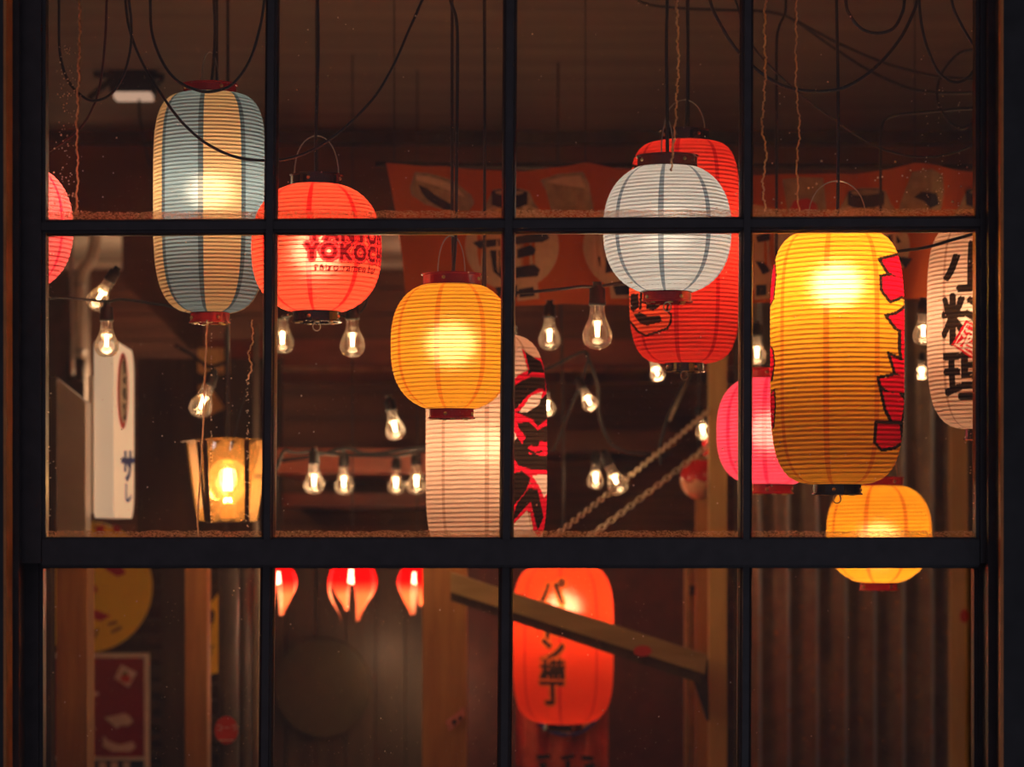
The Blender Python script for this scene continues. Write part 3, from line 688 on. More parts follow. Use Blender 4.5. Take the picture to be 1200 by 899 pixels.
cable('cable falling from the end-on bulb to the bulb pair', [(686, 412), (700, 450), (703, 490), (716, 520), (735, 530), (760, 532)], 5.7, .0034, group=G2)
cable('cable from the chained bulb towards the ceiling', [(775, 545), (774, 520), (786, 480), (800, 452), (806, 440)], 5.7, .0030, group=G2)
cable('cable tucked behind the round red lantern that holds two bulbs', [(371, -160), (371, 100), (371, 240), (366, 330), (345, 366), (331, 371), (345, 368), (380, 366), (413, 371), (430, 350), (420, 300)], (5.2, 4.72), .0022, group=G2)
cable('thin slanting cord above the square glass lamp', [(298, 425), (290, 455), (280, 490), (271, 525)], 5.0, .0016, group=G2)

# ------------------------------------------------------------ chains
def chain(label, a, b, Da, Db, sag, pitch):
    A = P(*a, Da); Bv = P(*b, Db); n = int((Bv-A).length/pitch)
    root = thing('steel_chain', A, label, 'chain', 'steel chains behind the glass')
    lk = None
    pts = [A.lerp(Bv, i/n)+Vector((0, 0, -sag*4*(i/n)*(1-i/n))) for i in range(n+1)]
    for i in range(n):
        d = (pts[i+1]-pts[i]).normalized(); q = d.to_track_quat('X', 'Z')
        if lk is None:
            L = pitch*.66; wd = pitch*.30; path = []
            for k in range(16):
                t = 2*PI*k/16; path.append(((L-wd)*(1 if math.cos(t) > 0 else -1)*.75+wd*math.cos(t)*.9, wd*math.sin(t), 0))
            me_o = MB().tube(path, pitch*.085, 6, closed=True)
            base = Vector(root['_o']); me_o.v = [v+base for v in me_o.v]
            lk = me_o.build('chain_link', M['chain'], root, smooth=True); c = lk
        else:
            c = lk.copy(); COL.objects.link(c)
        c.rotation_mode = 'QUATERNION'; c.rotation_quaternion = q @ Matrix.Rotation(PI/2*(i % 2)+.6, 3, 'X').to_quaternion()
        c.location = (pts[i]+pts[i+1])/2-A
chain('steel chain, the upper of the two long slanting ones', (622, 650), (834, 478), 5.0, 5.92, .004, .0175)
chain('steel chain, the lower of the two long slanting ones', (668, 645), (836, 517), 5.5, 5.92, .004, .0185)
chain('short steep steel chain above the long ones', (783, 492), (810, 434), 5.8, 7.35, 0, .0165)

# ------------------------------------------------------------ red cloth banner
DBN = 5.35
top = [(452, 190), (500, 195), (560, 199), (620, 200), (660, 196), (686, 191), (720, 196), (790, 202), (860, 204), (930, 205), (1000, 203), (1040, 199), (1072, 191), (1110, 197), (1160, 204)]
bot = [(476, 362), (520, 361), (580, 359), (640, 357), (700, 357), (760, 357), (820, 356), (880, 355), (940, 354), (1000, 353), (1060, 351), (1110, 350), (1160, 350)]
def interp(ls, t):
    t = t*(len(ls)-1); i = min(int(t), len(ls)-2); f = t-i; return (ls[i][0]*(1-f)+ls[i+1][0]*f, ls[i][1]*(1-f)+ls[i+1][1]*f)
tclo = spl2([(a, b) for a, b in top], 4)
def bdep(x, y): return .012*math.sin(x*.045)+.006*math.sin(x*.11+y*.02)
m = MB(); nx, ny = 110, 16
for sd in (0, .0015):
    for j in range(ny+1):
        for i in range(nx+1):
            u = i/nx; v = j/ny; a = interp(top, u); b = interp(bot, u)
            bow = -9*math.sin(v*PI)*0+(14*(v-v*v) if True else 0)*(1-u)**8
            x = a[0]*(1-v)+b[0]*v+bow; y = a[1]*(1-v)+b[1]*v
            p = P(x, y, DBN); p.y += bdep(x, y)+sd; m.v.append(p)
for sd in (0, 1):
    for j in range(ny):
        for i in range(nx):
            a = sd*(nx+1)*(ny+1)+j*(nx+1)+i; m.f.append((a, a+1, a+nx+2, a+nx+1))
t = NT('red_banner_cloth'); nn = t.noise(500, detail=2)
cc = t.mix(nn, (.50, .10, .020, 1), (.68, .15, .032, 1)); b_ = t.n('ShaderNodeBsdfPrincipled', {'Base Color': cc, 'Roughness': .9, 'Specular IOR Level': .1})
M['banner'] = t.done(t.mixs(.25, b_.outputs[0], t.n('ShaderNodeBsdfTranslucent', {0: cc}).outputs[0]))
ban = m.thing('cloth_banner', M['banner'], 'long red cloth banner with cream discs and drawings of food, hung under the ceiling', 'banner', smooth=True)
M['bcream'] = plain('banner_cream_print', (.62, .40, .22, 1), .9, var=.08, scale=90); M['bnavy'] = plain('banner_navy_print', (.022, .022, .040, 1), .9, var=.1); M['btan'] = plain('banner_tan_print', (.36, .24, .12, 1), .9, var=.25, scale=60)
def bprint(pts, mat, lay=1, name='print', th=None):
    bm = bmesh.new(); bm.faces.new([bm.verts.new((x, y, 0)) for x, y in pts]); bmesh.ops.triangulate(bm, faces=bm.faces)
    xs = [p[0] for p in pts]; k = math.floor(min(xs)/9)+1
    while k*9 < max(xs):
        bmesh.ops.bisect_plane(bm, geom=bm.verts[:]+bm.edges[:]+bm.faces[:], plane_co=(k*9, 0, 0), plane_no=(1, 0, 0), dist=1e-4); k += 1
    bm.verts.index_update(); m = MB()
    for v in bm.verts:
        p = P(v.co.x, v.co.y, DBN); p.y += bdep(v.co.x, v.co.y)-.0016*lay; m.v.append(p)
    m.f = [tuple(v.index for v in f.verts) for f in bm.faces]; bm.free()
    return m.build(name, M[mat], ban)
def circ(cx, cy, rx, ry, n=36): return [(cx+rx*math.cos(2*PI*k/n), cy+ry*math.sin(2*PI*k/n)) for k in range(n)]
def clip(pl, ymin): return pl
for cx in (600, 738, 876, 1010):
    bprint(circ(cx, 289, 55, 51), 'bcream', 1, 'printed_disc')
# brush strokes on the discs and at the banner foot
for pl in ([(554, 285), (562, 282), (640, 272), (644, 280), (636, 284), (580, 288), (562, 292)], [(574, 293), (588, 292), (590, 318), (588, 326), (578, 318)], [(606, 292), (622, 287), (628, 292), (626, 299), (606, 303)],
           [(604, 313), (626, 310), (633, 316), (630, 324), (604, 326)], [(607, 339), (625, 336), (627, 347), (609, 349)], [(580, 336), (606, 334), (606, 348), (584, 346)],
           [(700, 300), (712, 302), (722, 318), (710, 320), (704, 314)], [(716, 284), (760, 278), (762, 287), (720, 294)], [(718, 335), (760, 331), (760, 344), (722, 346)],
           [(886, 276), (902, 272), (902, 282), (888, 284)], [(885, 305), (896, 308), (903, 318), (894, 322)], [(886, 334), (898, 334), (898, 346), (886, 347)],
           [(1028, 277), (1050, 274), (1056, 284), (1034, 290)], [(1050, 300), (1068, 304), (1060, 316)]):
    bprint(pl, 'bnavy', 2, 'brush_stroke')
for pl in ([(604, 335), (630, 332), (632, 350), (606, 353)], [(714, 331), (766, 327), (766, 348), (716, 350)], [(884, 330), (902, 330), (902, 350), (884, 351)]): bprint(pl, 'bcream', 1.5, 'stroke_border')
# drawings along the banner head
bprint([(486, 201), (500, 203), (530, 212), (552, 228), (556, 238), (550, 248), (520, 248), (498, 240), (482, 228), (480, 220)], 'btan', 1, 'food_drawing')
bprint([(490, 216), (500, 221), (512, 231), (528, 240), (532, 247), (520, 247), (502, 236), (494, 226)], 'bnavy', 2, 'food_drawing')
bprint([(487, 205), (502, 207), (532, 218), (546, 232), (530, 226), (504, 216), (488, 211)], 'bcream', 2, 'food_drawing')
for x0 in (572, 720, 990, 1128):
    bprint([(x0-10, 252), (x0-2, 238), (x0+6, 222), (x0+20, 219), (x0+38, 220), (x0+48, 224), (x0+54, 238), (x0+64, 252)], 'btan', 1, 'food_drawing')
    bprint([(x0+4, 224), (x0+14, 221), (x0+36, 221), (x0+46, 225), (x0+46, 240), (x0+34, 243), (x0+14, 243), (x0+4, 240)], 'bnavy', 2, 'food_drawing')
    bprint(circ(x0+25, 225, 17, 3.2, 20), 'btan', 3, 'food_drawing')
bprint([(633, 212), (655, 204), (683, 202), (690, 215), (696, 248), (646, 248), (640, 225)], 'btan', 1, 'food_drawing'); bprint([(640, 214), (658, 208), (680, 207), (686, 222), (662, 218)], 'bcream', 2, 'food_drawing')
bprint([(916, 211), (940, 208), (964, 209), (968, 248), (922, 250)], 'btan', 1, 'food_drawing'); bprint([(924, 248), (930, 236), (946, 233), (956, 240), (958, 249)], 'redprint', 2, 'food_drawing')
bprint([(1068, 202), (1090, 199), (1104, 206), (1106, 225), (1102, 248), (1052, 248), (1060, 224)], 'btan', 1, 'food_drawing'); bprint([(1070, 232), (1078, 226), (1096, 228), (1100, 240), (1088, 246), (1082, 238)], 'bnavy', 2, 'food_drawing')
rod = MB().tube([P(440, 193, DBN+.06), P(1180, 196, DBN+.06)], .006, 10).thing('banner_rod', M['darkwood'], 'dark wooden rod behind the head of the red banner', 'rod', smooth=True)

for x in (462, 686, 1072):
    a = P(x, 194, DBN+.06); MB().tube([a, Vector((a.x, a.y, ZC))], .0012, 6).build('hanging_string', M['cord'], rod)

# ------------------------------------------------------------ far back: beam, red shelf, lit rails
def slab(name, mat, label, cat, x0, y0, x1, y1, D, dep, **kw): return MB().pbox(x0, y0, x1, y1, D, dep).thing(name, M[mat], label, cat, **kw)
slab('cross_beam', 'redwood', 'reddish cross beam with a shiny lower edge, behind the string lights', 'beam', 240, 398, 880, 430, 7.4, .80)
MB().tube([P(240, 433, 7.36), P(880, 433, 7.36)], .008, 12).thing('beam_edge_highlight', plain('copper_highlight', (.60, .30, .18, 1), .4, .8), 'copper coloured highlight drawn along the lower edge of the reddish cross beam', 'pipe', smooth=True)  # strip shaped as the highlight on the beam's lower edge
M['shelfred'] = wood('red_lacquered_shelf', (.60, .14, .06, 1), (.85, .24, .10, 1), axis=0, rough=.3)
slab('red_shelf', 'shelfred', 'glossy red shelf behind the row of bulbs', 'shelf', 322, 526, 520, 555, 6.9, 1.3)
slab('lower_rail', 'redwood', 'dull red rail below the red shelf', 'rail', 322, 578, 520, 594, 7.35, .85)
slab('wall_shelf', 'bulkhead', 'dim brown shelf behind the chains', 'shelf', 640, 505, 790, 530, 7.4, .80)
slab('panel_board', 'redpaint', 'deep red board between the lower lantern and the pale post', 'board', 548, 640, 806, 1100, 6.9, .03)

# ------------------------------------------------------------ posts and brace
def post(x0, x1, y0, D, dep, mat, label, name='timber_post', y1=None):
    a = P(x0, 0, D); b = P(x1, 0, D); zt = P(0, y0, D).z; m = MB().box((a.x, a.y, 0 if y1 is None else P(0, y1, D).z), (b.x, a.y+dep, zt)); return m.thing(name, M[mat], label, 'post')
post(831, 852, 235, 5.9, .04, 'palepost', 'pale timber post that meets the diagonal brace')
post(1115, 1134, 240, 6.3, .04, 'palepost', 'pale timber post in front of the corrugated wall')
post(495, 547, 640, 6.0, .10, 'post', 'wide brown timber post where the diagonal brace starts')
post(66, 102, 640, 5.5, .10, 'post', 'orange brown post under the fluted cladding')
post(190, 217, 645, 6.2, .08, 'darkwood', 'black post beside the round yellow sign')
post(217, 243, 645, 6.0, .07, 'post', 'reddish post beside the yellow poster')
post(816, 830, 578, 6.22, .04, 'post', 'slim salmon coloured post under the red and cream ball')
br = MB().quadbox([P(528, 671, 5.82), P(829, 768, 5.82), P(826, 790, 5.82), P(528, 694, 5.82)], .055)
brt = br.thing('diagonal_brace', M['beam'], 'ochre diagonal timber brace crossing the blurred red lantern', 'brace')
MB().quadbox([P(528, 694, 5.83), P(826, 790, 5.83), P(820, 801, 5.83), P(528, 704, 5.83)], .045).build('lower_batten', M['darkwood'], brt)
disc(MB(), (753, 763), 10.5, 6.5, 5.818, .001).thing('round_sticker', M['redprint'], 'faded red round sticker on the diagonal brace', 'sticker')
MB().quadbox([P(812, 795, 5.85), P(830, 772, 5.85), P(831, 845, 5.85), P(829, 845, 5.85)], .03).thing('steel_bracket', M['black'], 'black triangular bracket under the end of the brace', 'bracket')
yb = MB().pbox(808, 664, 831, 1100, 6.3, .03).thing('lit_board', plain('amber_board', (.62, .30, .07, 1), .6), 'amber board beside the pale post, under the brace', 'board')
MB().pbox(803, 664, 808, 1100, 6.28, .05).build('edge_strip', M['beam'], yb); MB().pbox(808, 686, 831, 698, 6.29, .012).build('dark_strip', M['darkwood'], yb)
disc(MB(), (1130, 722), 5, 8, 6.295, .002).thing('sticker', M['redprint'], 'small red sticker on the post by the corrugated wall', 'sticker')

# partition behind the lower middle pane, its planks and the round sign
pw = MB().box((P(300, 0, 7.0).x, 3.21, 0), (P(548, 0, 7.0).x, 3.25, P(0, 640, 7.0).z)).struct('wall_partition', M['darkwood'])
pr0 = None
for i in range(7):
    xa = 300+i*35; a = P(xa+.6, 0, 6.98); b = P(xa+34.4, 0, 6.98)
    m = MB().box((a.x, 3.185+.002*(i % 2), 0), (b.x, 3.209, P(0, 640, 7).z)); m.build('plank', M['darkwood'], pw)
disc(MB(), (378, 806), 56, 58, 6.95, .034, 48).thing('round_plaque', plain('olive_plaque', (.030, .018, .003, 1), .6), 'dark olive round plaque on the partition below the petal lamps', 'plaque')
st = MB().quadbox([P(522, 846, 5.995), P(544, 828, 5.995), P(545, 840, 5.995), P(527, 858, 5.995)], .002).thing('paper_sticker', plain('faded_red_sticker', (.55, .16, .10, 1), .7), 'faded red square sticker on the wide brown post', 'sticker')
MB().add(*poly([(529, 846), (533, 842), (536, 846), (532, 851)], 5.993, -.001)).add(*poly([(537, 841), (541, 838), (542, 842), (538, 846)], 5.993, -.001)).build('print', M['black'], st)

# noren under the blurred red lantern
nr = MB(); n = 40
for sd in (0, .002):
    for j in (0, 1):
        for i in range(n+1):
            p = P(605+108*i/n, 795 if j == 0 else 1010, 6.45); p.y += .012*math.sin(i*.55)+sd; nr.v.append(p)
for sd in (0, 1):
    for i in range(n): a = sd*2*(n+1)+i; nr.f.append((a, a+1, a+n+2, a+n+1))
nrt = nr.thing('noren_curtain', plain('rust_cloth', (.52, .10, .04, 1), .9), 'rust coloured curtain with a striped round crest, under the blurred red lantern', 'curtain', smooth=True)
for (rx, mt, l) in ((46, 'blueprint', .020), (42, 'bcream', .021), ):
    disc(MB(), (664, 815), rx, rx+2, 6.45-l, .0008).build('crest', M[mt], nrt)
for x0 in (624, 632, 650, 660, 671, 681, 697):
    hh = math.sqrt(max(0, 42**2-(x0-664)**2)); MB().pbox(x0-2.2, 815-hh, x0+2.2, 815+hh, 6.45-.022, .0005).build('crest_stripe', M['blueprint'] if int(x0) % 2 == 0 else M['redprint'], nrt)
for pl in ([(628, 884), (644, 882), (646, 888), (630, 890)], [(632, 893), (640, 892), (641, 906), (634, 907)], [(656, 886), (672, 883), (674, 887), (658, 890)], [(663, 890), (668, 890), (668, 908), (662, 908)], [(680, 884), (696, 886), (695, 891), (682, 890)], [(684, 895), (697, 893), (695, 908), (686, 906)]):
    MB().add(*poly(pl, 6.45, -.022)).build('brush_stroke', M['black'], nrt)

# petal lamps under the meeting rail
def petal_lamp(x, y, sc, D, label, rot):
    s = D/F*sc; c = P(x, y, D)
    root = thing('petal_lamp', c, label, 'lamp', 'petal glass lamps under the meeting rail')
    t = 'petal_glass'
    if t not in M:
        g = NT('petal_glass'); zz = g.n('ShaderNodeSeparateXYZ', {0: g.obj()}).outputs[2]
        f = g.math('MULTIPLY_ADD', zz, -32.0, .62)
        f = g.n('ShaderNodeClamp', {0: f}).outputs[0]
        col = g.mix(f, (.95, .02, .03, 1), (.95, .42, .25, 1))
        M[t] = g.done(g.mixs(.75, g.n('ShaderNodeBsdfDiffuse', {0: col}).outputs[0], g.n('ShaderNodeBsdfTranslucent', {0: col}).outputs[0]))
    MB().lathe([(3*s, 38*s), (10*s, 36*s), (18*s, 32*s), (23*s, 24*s), (22*s, 23*s), (17*s, 30*s), (9*s, 34*s), (3*s, 36*s)], 28, c, closed=True).build('shade_crown', M[t], root, smooth=True)
    for k in range(6):
        a0 = rot+k*PI/3; m = MB(); R_, rows = 9, 10
        for off in (0, .9*s):
            for i in range(rows+1):
                v = i/rows; zz = (26-(62 if k % 2 else 50)*v)*s; rr = (22+7*math.sin(PI*min(1, v*1.15))-9*v*v)*s-off; hw = .43*math.cos(max(0, v-.05)/.95*1.42)**.8
                for j in range(R_):
                    a = a0+hw*(j/(R_-1)*2-1); m.v.append(c+Vector((rr*math.cos(a), rr*math.sin(a), zz)))
        for o_ in (0, 1):
            for i in range(rows):
                for j in range(R_-1): a = o_*R_*(rows+1)+i*R_+j; m.f.append((a, a+1, a+R_+1, a+R_))
        m.build('petal', M[t], root, smooth=True)
    MB().lathe([(.1*s, 32*s), (9*s, 28*s), (13*s, 19*s), (10*s, 9*s), (.1*s, 5*s)], 20, c).build('bulb', M['filament_soft'], root, smooth=True)
    MB().tube([c+Vector((0, 0, 28*s)), Vector((c.x, c.y, 2.399 if c.y > 3.5 else ZC))], .0015, 6).build('cord', M['cord'], root)
    light('petal_lamp_light', (0, 0, -2*s), .8, (1, .66, .40), .02, root)
M['filament_soft'] = emit('frosted_bulb', (1, .66, .38, 1), 6)
light('partition_glow_light', P(446, 768, 6.86), .42, (1, .60, .34), .04)  # added light without a fixture, makes the glow on the partition
petal_lamp(324, 690, .88, 5.9, 'petal lamp cut by the first glazing bar, red above and cream below', .2)
petal_lamp(413, 690, 1.05, 6.1, 'petal lamp hanging alone between two others, red above and cream below', .0)
petal_lamp(489, 690, .85, 6.3, 'petal lamp partly behind the wide brown post, red above and cream below', .9)

# red and cream ball and its neighbour
def ballmat():
    g = NT('two_tone_glaze'); v = g.obj(); zz = g.n('ShaderNodeSeparateXYZ', {0: v}).outputs[2]
    f = g.math('GREATER_THAN', g.math('ADD', zz, g.math('MULTIPLY', g.math('SUBTRACT', g.noise(18, v, 1), .5), .05)), -.004)
    c = g.mix(f, (.90, .48, .28, 1), (.62, .015, .01, 1)); return g.done(g.n('ShaderNodeBsdfPrincipled', {'Base Color': c, 'Roughness': .12}).outputs[0])
bmv = ballmat(); s = 5.95/F; c = P(819, 561, 6.08)
rb = thing('hanging_ball', c, 'glossy ball, red above and cream below, half behind the pale post', 'ornament')
MB().lathe([(23*s*math.sin(PI*k/20)+1e-5, 25*s*math.cos(PI*k/20)) for k in range(21)], 28, c).build('ball', bmv, rb, smooth=True)
MB().lathe([(.001, 27*s), (10*s, 26.5*s), (11*s, 22*s), (.001, 22*s)], 20, c).build('collar', M['post'], rb)
MB().tube([c+Vector((0, 0, 27*s)), Vector((c.x, c.y, 2.39))], .002, 6).build('cord', M['cord'], rb)
c = P(829, 530, 6.16)
fl = thing('hanging_float', c, 'slim red and white float beside the bright chain-end bulb', 'ornament')
MB().lathe([(.001, 18*s), (5*s, 17*s), (6*s, 8*s), (4.5*s, -4*s), (.001, -5*s)], 20, c).build('red_body', M['redcap'], fl, smooth=True)
MB().lathe([(.001, -4*s), (4.5*s, -5*s), (5*s, -12*s), (3*s, -18*s), (.001, -19*s)], 20, c).build('white_tip', M['cream'], fl, smooth=True)
MB().tube([c+Vector((0, 0, 18*s)), Vector((c.x, c.y, 2.39))], .0015, 6).build('cord', M['cord'], fl)

# ------------------------------------------------------------ corrugated wall to the right
CORX = P(924, 0, 6.6).x-(P(860, 0, 6.6).x+P(1330, 0, 6.6).x)/2
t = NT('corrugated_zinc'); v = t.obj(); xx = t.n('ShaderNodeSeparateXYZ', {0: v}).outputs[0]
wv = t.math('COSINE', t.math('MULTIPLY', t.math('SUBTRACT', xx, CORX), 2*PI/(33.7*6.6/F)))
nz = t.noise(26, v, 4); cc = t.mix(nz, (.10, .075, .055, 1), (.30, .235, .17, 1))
cc = t.mix(t.math('MULTIPLY', t.math('GREATER_THAN', wv, .93), .8), cc, (.36, .46, .52, 1))   # bluish glints along the crests, painted into the colour
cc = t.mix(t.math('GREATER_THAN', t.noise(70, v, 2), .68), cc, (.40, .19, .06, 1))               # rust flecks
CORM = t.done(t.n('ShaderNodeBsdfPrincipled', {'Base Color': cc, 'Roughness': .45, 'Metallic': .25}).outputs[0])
m = MB(); D = 6.6; n = 420; xa, xb = 860, 1330
for sd in (0, .002):
    for j in (0, 1):
        for i in range(n+1):
            x = xa+(xb-xa)*i/n; p = P(x, 0, D); ph = 2*PI*(x-924)/33.7
            p.y += -.012*math.cos(ph)+sd; p.z = 0 if j == 0 else P(0, 352, D).z; m.v.append(p)
for sd in (0, 1):
    for i in range(n): a = sd*2*(n+1)+i; m.f.append((a, a+1, a+n+2, a+n+1))
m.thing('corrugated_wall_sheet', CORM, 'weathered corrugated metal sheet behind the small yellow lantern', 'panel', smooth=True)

# ------------------------------------------------------------ left side: cladding, duct, white sign, round sign, enamel sign
m = MB(); D = 5.46; prev = None
pts = []
n = 10
for i in range(n):
    x0 = 67+i*3.5; x1 = x0+3.5; y0 = 444+(x0-67)*.8
    m.add([P(x0, y0, D), P(x0+1.2, y0, D)+Vector((0, -.013, 0)), P(x1-.8, y0+2, D)+Vector((0, -.013, 0)), P(x1, y0+2, D)]+[P(x0, 640, D), P(x0+1.2, 640, D)+Vector((0, -.013, 0)), P(x1-.8, 640, D)+Vector((0, -.013, 0)), P(x1, 640, D)],
          [(0, 1, 5, 4), (1, 2, 6, 5), (2, 3, 7, 6)])
m.quadbox([P(67, 640, D), P(102, 640, D), P(102, 472, D), P(67, 444, D)], .05)
fc = m.thing('fluted_cladding', M['cladding'], 'grey fluted metal cladding with a sloping top, beside the white sign', 'cladding')
MB().quadbox([P(30, 640, 5.44), P(66, 640, 5.44), P(66, 442, 5.44), P(30, 436, 5.44)], .05).build('side_board', M['darkwood'], fc)
post(30, 60, 640, 5.44, .05, 'darkwood', 'dark board post beside the orange brown post')
# pleated panel behind the duct
m = MB(); D = 7.5
for i in range(14):
    x0 = 20+i*6; m.add([P(x0, 318, D), P(x0+3, 318, D)+Vector((0, -.02, 0)), P(x0+6, 318, D), P(x0, 560, D), P(x0+3, 560, D)+Vector((0, -.02, 0)), P(x0+6, 560, D)], [(0, 1, 4, 3), (1, 2, 5, 4)])
m.quadbox([P(20, 560, D), P(104, 560, D), P(104, 318, D), P(20, 318, D)], .02)
m.thing('pleated_panel', plain('pleated_metal', (.26, .20, .165, 1), .5, .3), 'pale pleated metal panel behind the galvanised duct', 'panel')
D = 7.4
dk = thing('galvanised_duct', P(90, 445, D), 'galvanised duct bending up to the soffit beside the rose lantern', 'duct')
M['duct'] = plain('galvanised_duct', (.78, .66, .54, 1), .38, .35, var=.2, scale=20)
MB().tube(ppath([(111, 275.2), (111, 286), (108, 300), (99, 314), (94, 330), (93, 350), (92, 400), (91, 432)], D, 6), .0174, 16).build('pipe', M['duct'], dk, smooth=True)
MB().tube([P(93, 336, D), P(93, 330, D)], .0207, 16).build('collar', M['metal'], dk, smooth=True)
MB().tube([P(92, 408, D), P(92, 414, D)], .0202, 16).build('collar', M['metal'], dk, smooth=True)
MB().tube([P(91, 420, D), P(91, 446, D)], .0218, 16).build('sleeve', M['darkwood'], dk, smooth=True)
cb = MB().tube(ppath([(83, 274), (83, 340), (84, 410), (84, 440)], 7.36, 4), .0066, 8).thing('conduit', M['metal'], 'thin steel conduit beside the galvanised duct', 'conduit', smooth=True)
MB().pbox(103, 440, 108, 602, 5.9, .05).thing('sign_backplate', M['cream'], 'pale edge of a backplate beside the white light box', 'board')

# white light box sign seen almost edge on
t = NT('lit_acrylic'); v = t.obj(); M['acrylic'] = t.done(t.n('ShaderNodeBsdfPrincipled', {'Base Color': (.84, .68, .52, 1), 'Roughness': .35, 'Emission Color': (1, .66, .40, 1), 'Emission Strength': .48}).outputs[0])
M['acrylic'].cycles.emission_sampling = 'NONE'
A = P(111, 400, 5.55); Bp = P(134, 400, 5.30)
zt_, zb_ = P(0, 399, 5.45).z, P(0, 607, 5.45).z
dirF = Vector((.055, .34, 0)); dirS = Vector((-.055, .05, 0))
C0 = Vector((P(133, 0, 5.42).x, P(133, 0, 5.42).y, 0)); wS = .052; wF = .38
uF = Vector((P(157, 0, 5.42+wF).x-C0.x, wF, 0)); uS = Vector((P(110, 0, 5.46).x-C0.x, .04, 0))
def rr(n=6, rad=.055):
    """rounded outline of the face in (t along the face 0..1, z)"""
    L = uF.length; out = []
    for (cx, cz, a0) in ((L-rad, zt_-rad, 0), (rad*.4, zt_-rad*.4, PI/2), (rad*.4, zb_+rad*.4, PI), (L-rad, zb_+rad, 1.5*PI)):
        r = rad if cx > L/2 else rad*.4
        for k in range(n+1): a = a0+PI/2*k/n; out.append(((cx+r*math.cos(a))/L, cz+r*math.sin(a)))
    return out
ol = rr(); m = MB(); nn_ = len(ol)
frnt = [C0+uF*a+Vector((0, 0, zz)) for a, zz in ol]; back = [p+uS+Vector((0, 0, .0)) for p in frnt]
m.add(frnt+back, [tuple(range(nn_)), tuple(range(2*nn_-1, nn_-1, -1))]+[(i, i+nn_, (i+1) % nn_+nn_, (i+1) % nn_) for i in range(nn_)])
sg = m.thing('light_box_sign', M['acrylic'], 'white rounded light box sign with a red oval, seen almost edge on', 'sign')
nF = uF.cross(Vector((0, 0, 1))).normalized()
if nF.x < 0: nF = -nF
def onF(tx, yy, lay): return C0+uF*tx+Vector((0, 0, P(0, yy, 5.42+wF*tx).z))+nF*(.0012*lay)
def fdisc(cx, cy, rx, ry, mat, lay, nm): 
    MB().add([onF(cx+rx*math.cos(2*PI*k/30), cy+ry*math.sin(2*PI*k/30), lay) for k in range(30)], [tuple(range(30))]).build(nm, M[mat], sg)
fdisc(.42, 458, .27, 45, 'redprint', 1, 'oval_badge'); fdisc(.42, 458, .19, 38, 'cream', 2, 'oval_badge')
def ftext(ch, size, tx, yy, sxx, mat, lay, bold=.03):
    V, Fc = glyph(ch, size, bold); MB().add([onF(tx+(a-size*.5)*sxx, yy-(b-size*.35), lay) for a, b in V], Fc).build('lettering', M[mat], sg)
for q in ([(.36, 424), (.46, 420), (.50, 436), (.40, 440)], [(.36, 444), (.52, 440), (.48, 452), (.40, 450)], [(.38, 455), (.50, 454), (.52, 470), (.42, 468), (.36, 462)], [(.34, 474), (.50, 472), (.48, 480), (.52, 492), (.36, 492), (.44, 484)]):
    MB().add([onF(a, b, 3) for a, b in q], [tuple(range(len(q)))]).build('lettering', M['black'], sg)
for ch, yy, sz in (('サ', 547, 40), ('し', 578, 24)): ftext(ch, sz, .66, yy, .017, 'blueprint', 1, .045)

# wall of horizontal planks behind the signs
lw_ = MB().box((P(60, 0, 7.02).x-.3, 3.23, 0), (P(300, 0, 7.0).x, 3.27, P(0, 640, 7.0).z)).struct('wall_sign_board', M['darkwood'])
pk = None
for i in range(16):
    y1_ = 640+(i+1)*19
    if pk is None: pk = MB().pbox(20, 650, 299, 658.6, 6.98, .035).build('plank', M['darkwood'], lw_); z0 = 19*6.98/F
    else: c = pk.copy(); COL.objects.link(c); c.location.z -= z0*i; c.location.y = .002*(i % 2)
rs = disc(MB(), (101, 688), 76, 77, 6.95, .028, 64).thing('round_sign', plain('yellow_enamel', (1, .62, .008, 1), .4, var=.06), 'round yellow sign with red brush strokes, behind the orange brown post', 'sign')
for pl in ([(118, 652), (140, 660), (148, 672), (138, 676), (124, 668)], [(104, 683), (113, 686), (114, 694), (104, 698)], [(104, 712), (116, 716), (130, 722), (118, 728), (104, 724)],
           [(112, 617), (123, 615), (122, 626), (112, 628)], [(133, 614), (142, 618), (140, 625), (132, 624)]):
    MB().add(*poly(pl, 6.948)).build('brush_stroke', M['redprint'], rs)
M['ochre'] = plain('ochre_print', (.36, .16, .01, 1), .5)
for pl in ([(104, 738), (107, 738), (112, 750), (108, 752)], [(113, 736), (116, 738), (110, 754), (107, 752)], [(126, 730), (137, 727), (138, 731), (127, 734)], [(130, 739), (142, 733), (143, 737), (131, 743)]):
    MB().add(*poly(pl, 6.948)).build('small_print', M['ochre'], rs)
# enamel sign
es = MB().pbox(28, 766, 173.5, 925, 6.95, .028).thing('enamel_sign', M['cream'], 'dark red enamel sign with a cream border and kana, under the round yellow sign', 'sign')
MB().pbox(32, 771, 169, 887, 6.947, .002).build('red_field', plain('crimson_enamel', (.25, .004, .012, 1), .35, var=.08), es)
MB().pbox(32, 891, 169, 920, 6.947, .002).build('navy_field', plain('navy_enamel', (.015, .02, .055, 1), .35), es)
M['pinkcream'] = plain('cream_letter', (.72, .48, .38, 1), .5, var=.08)
for pl in ([(122, 841), (132, 839), (146, 836), (152, 839), (156, 846), (150, 851), (142, 850), (137, 854), (130, 848)], [(121, 862), (127, 868), (140, 873), (156, 869), (159, 876), (153, 881), (132, 881), (121, 875)],
           [(96, 822), (108, 822), (111, 828), (106, 832), (96, 832)], [(96, 846), (108, 848), (112, 855), (107, 859), (96, 858)], [(105, 812), (109, 810), (112, 816), (108, 818)], [(110, 812), (114, 810), (116, 814), (113, 816)]):
    MB().add(*poly(pl, 6.945)).build('kana_stroke', M['pinkcream'], es)
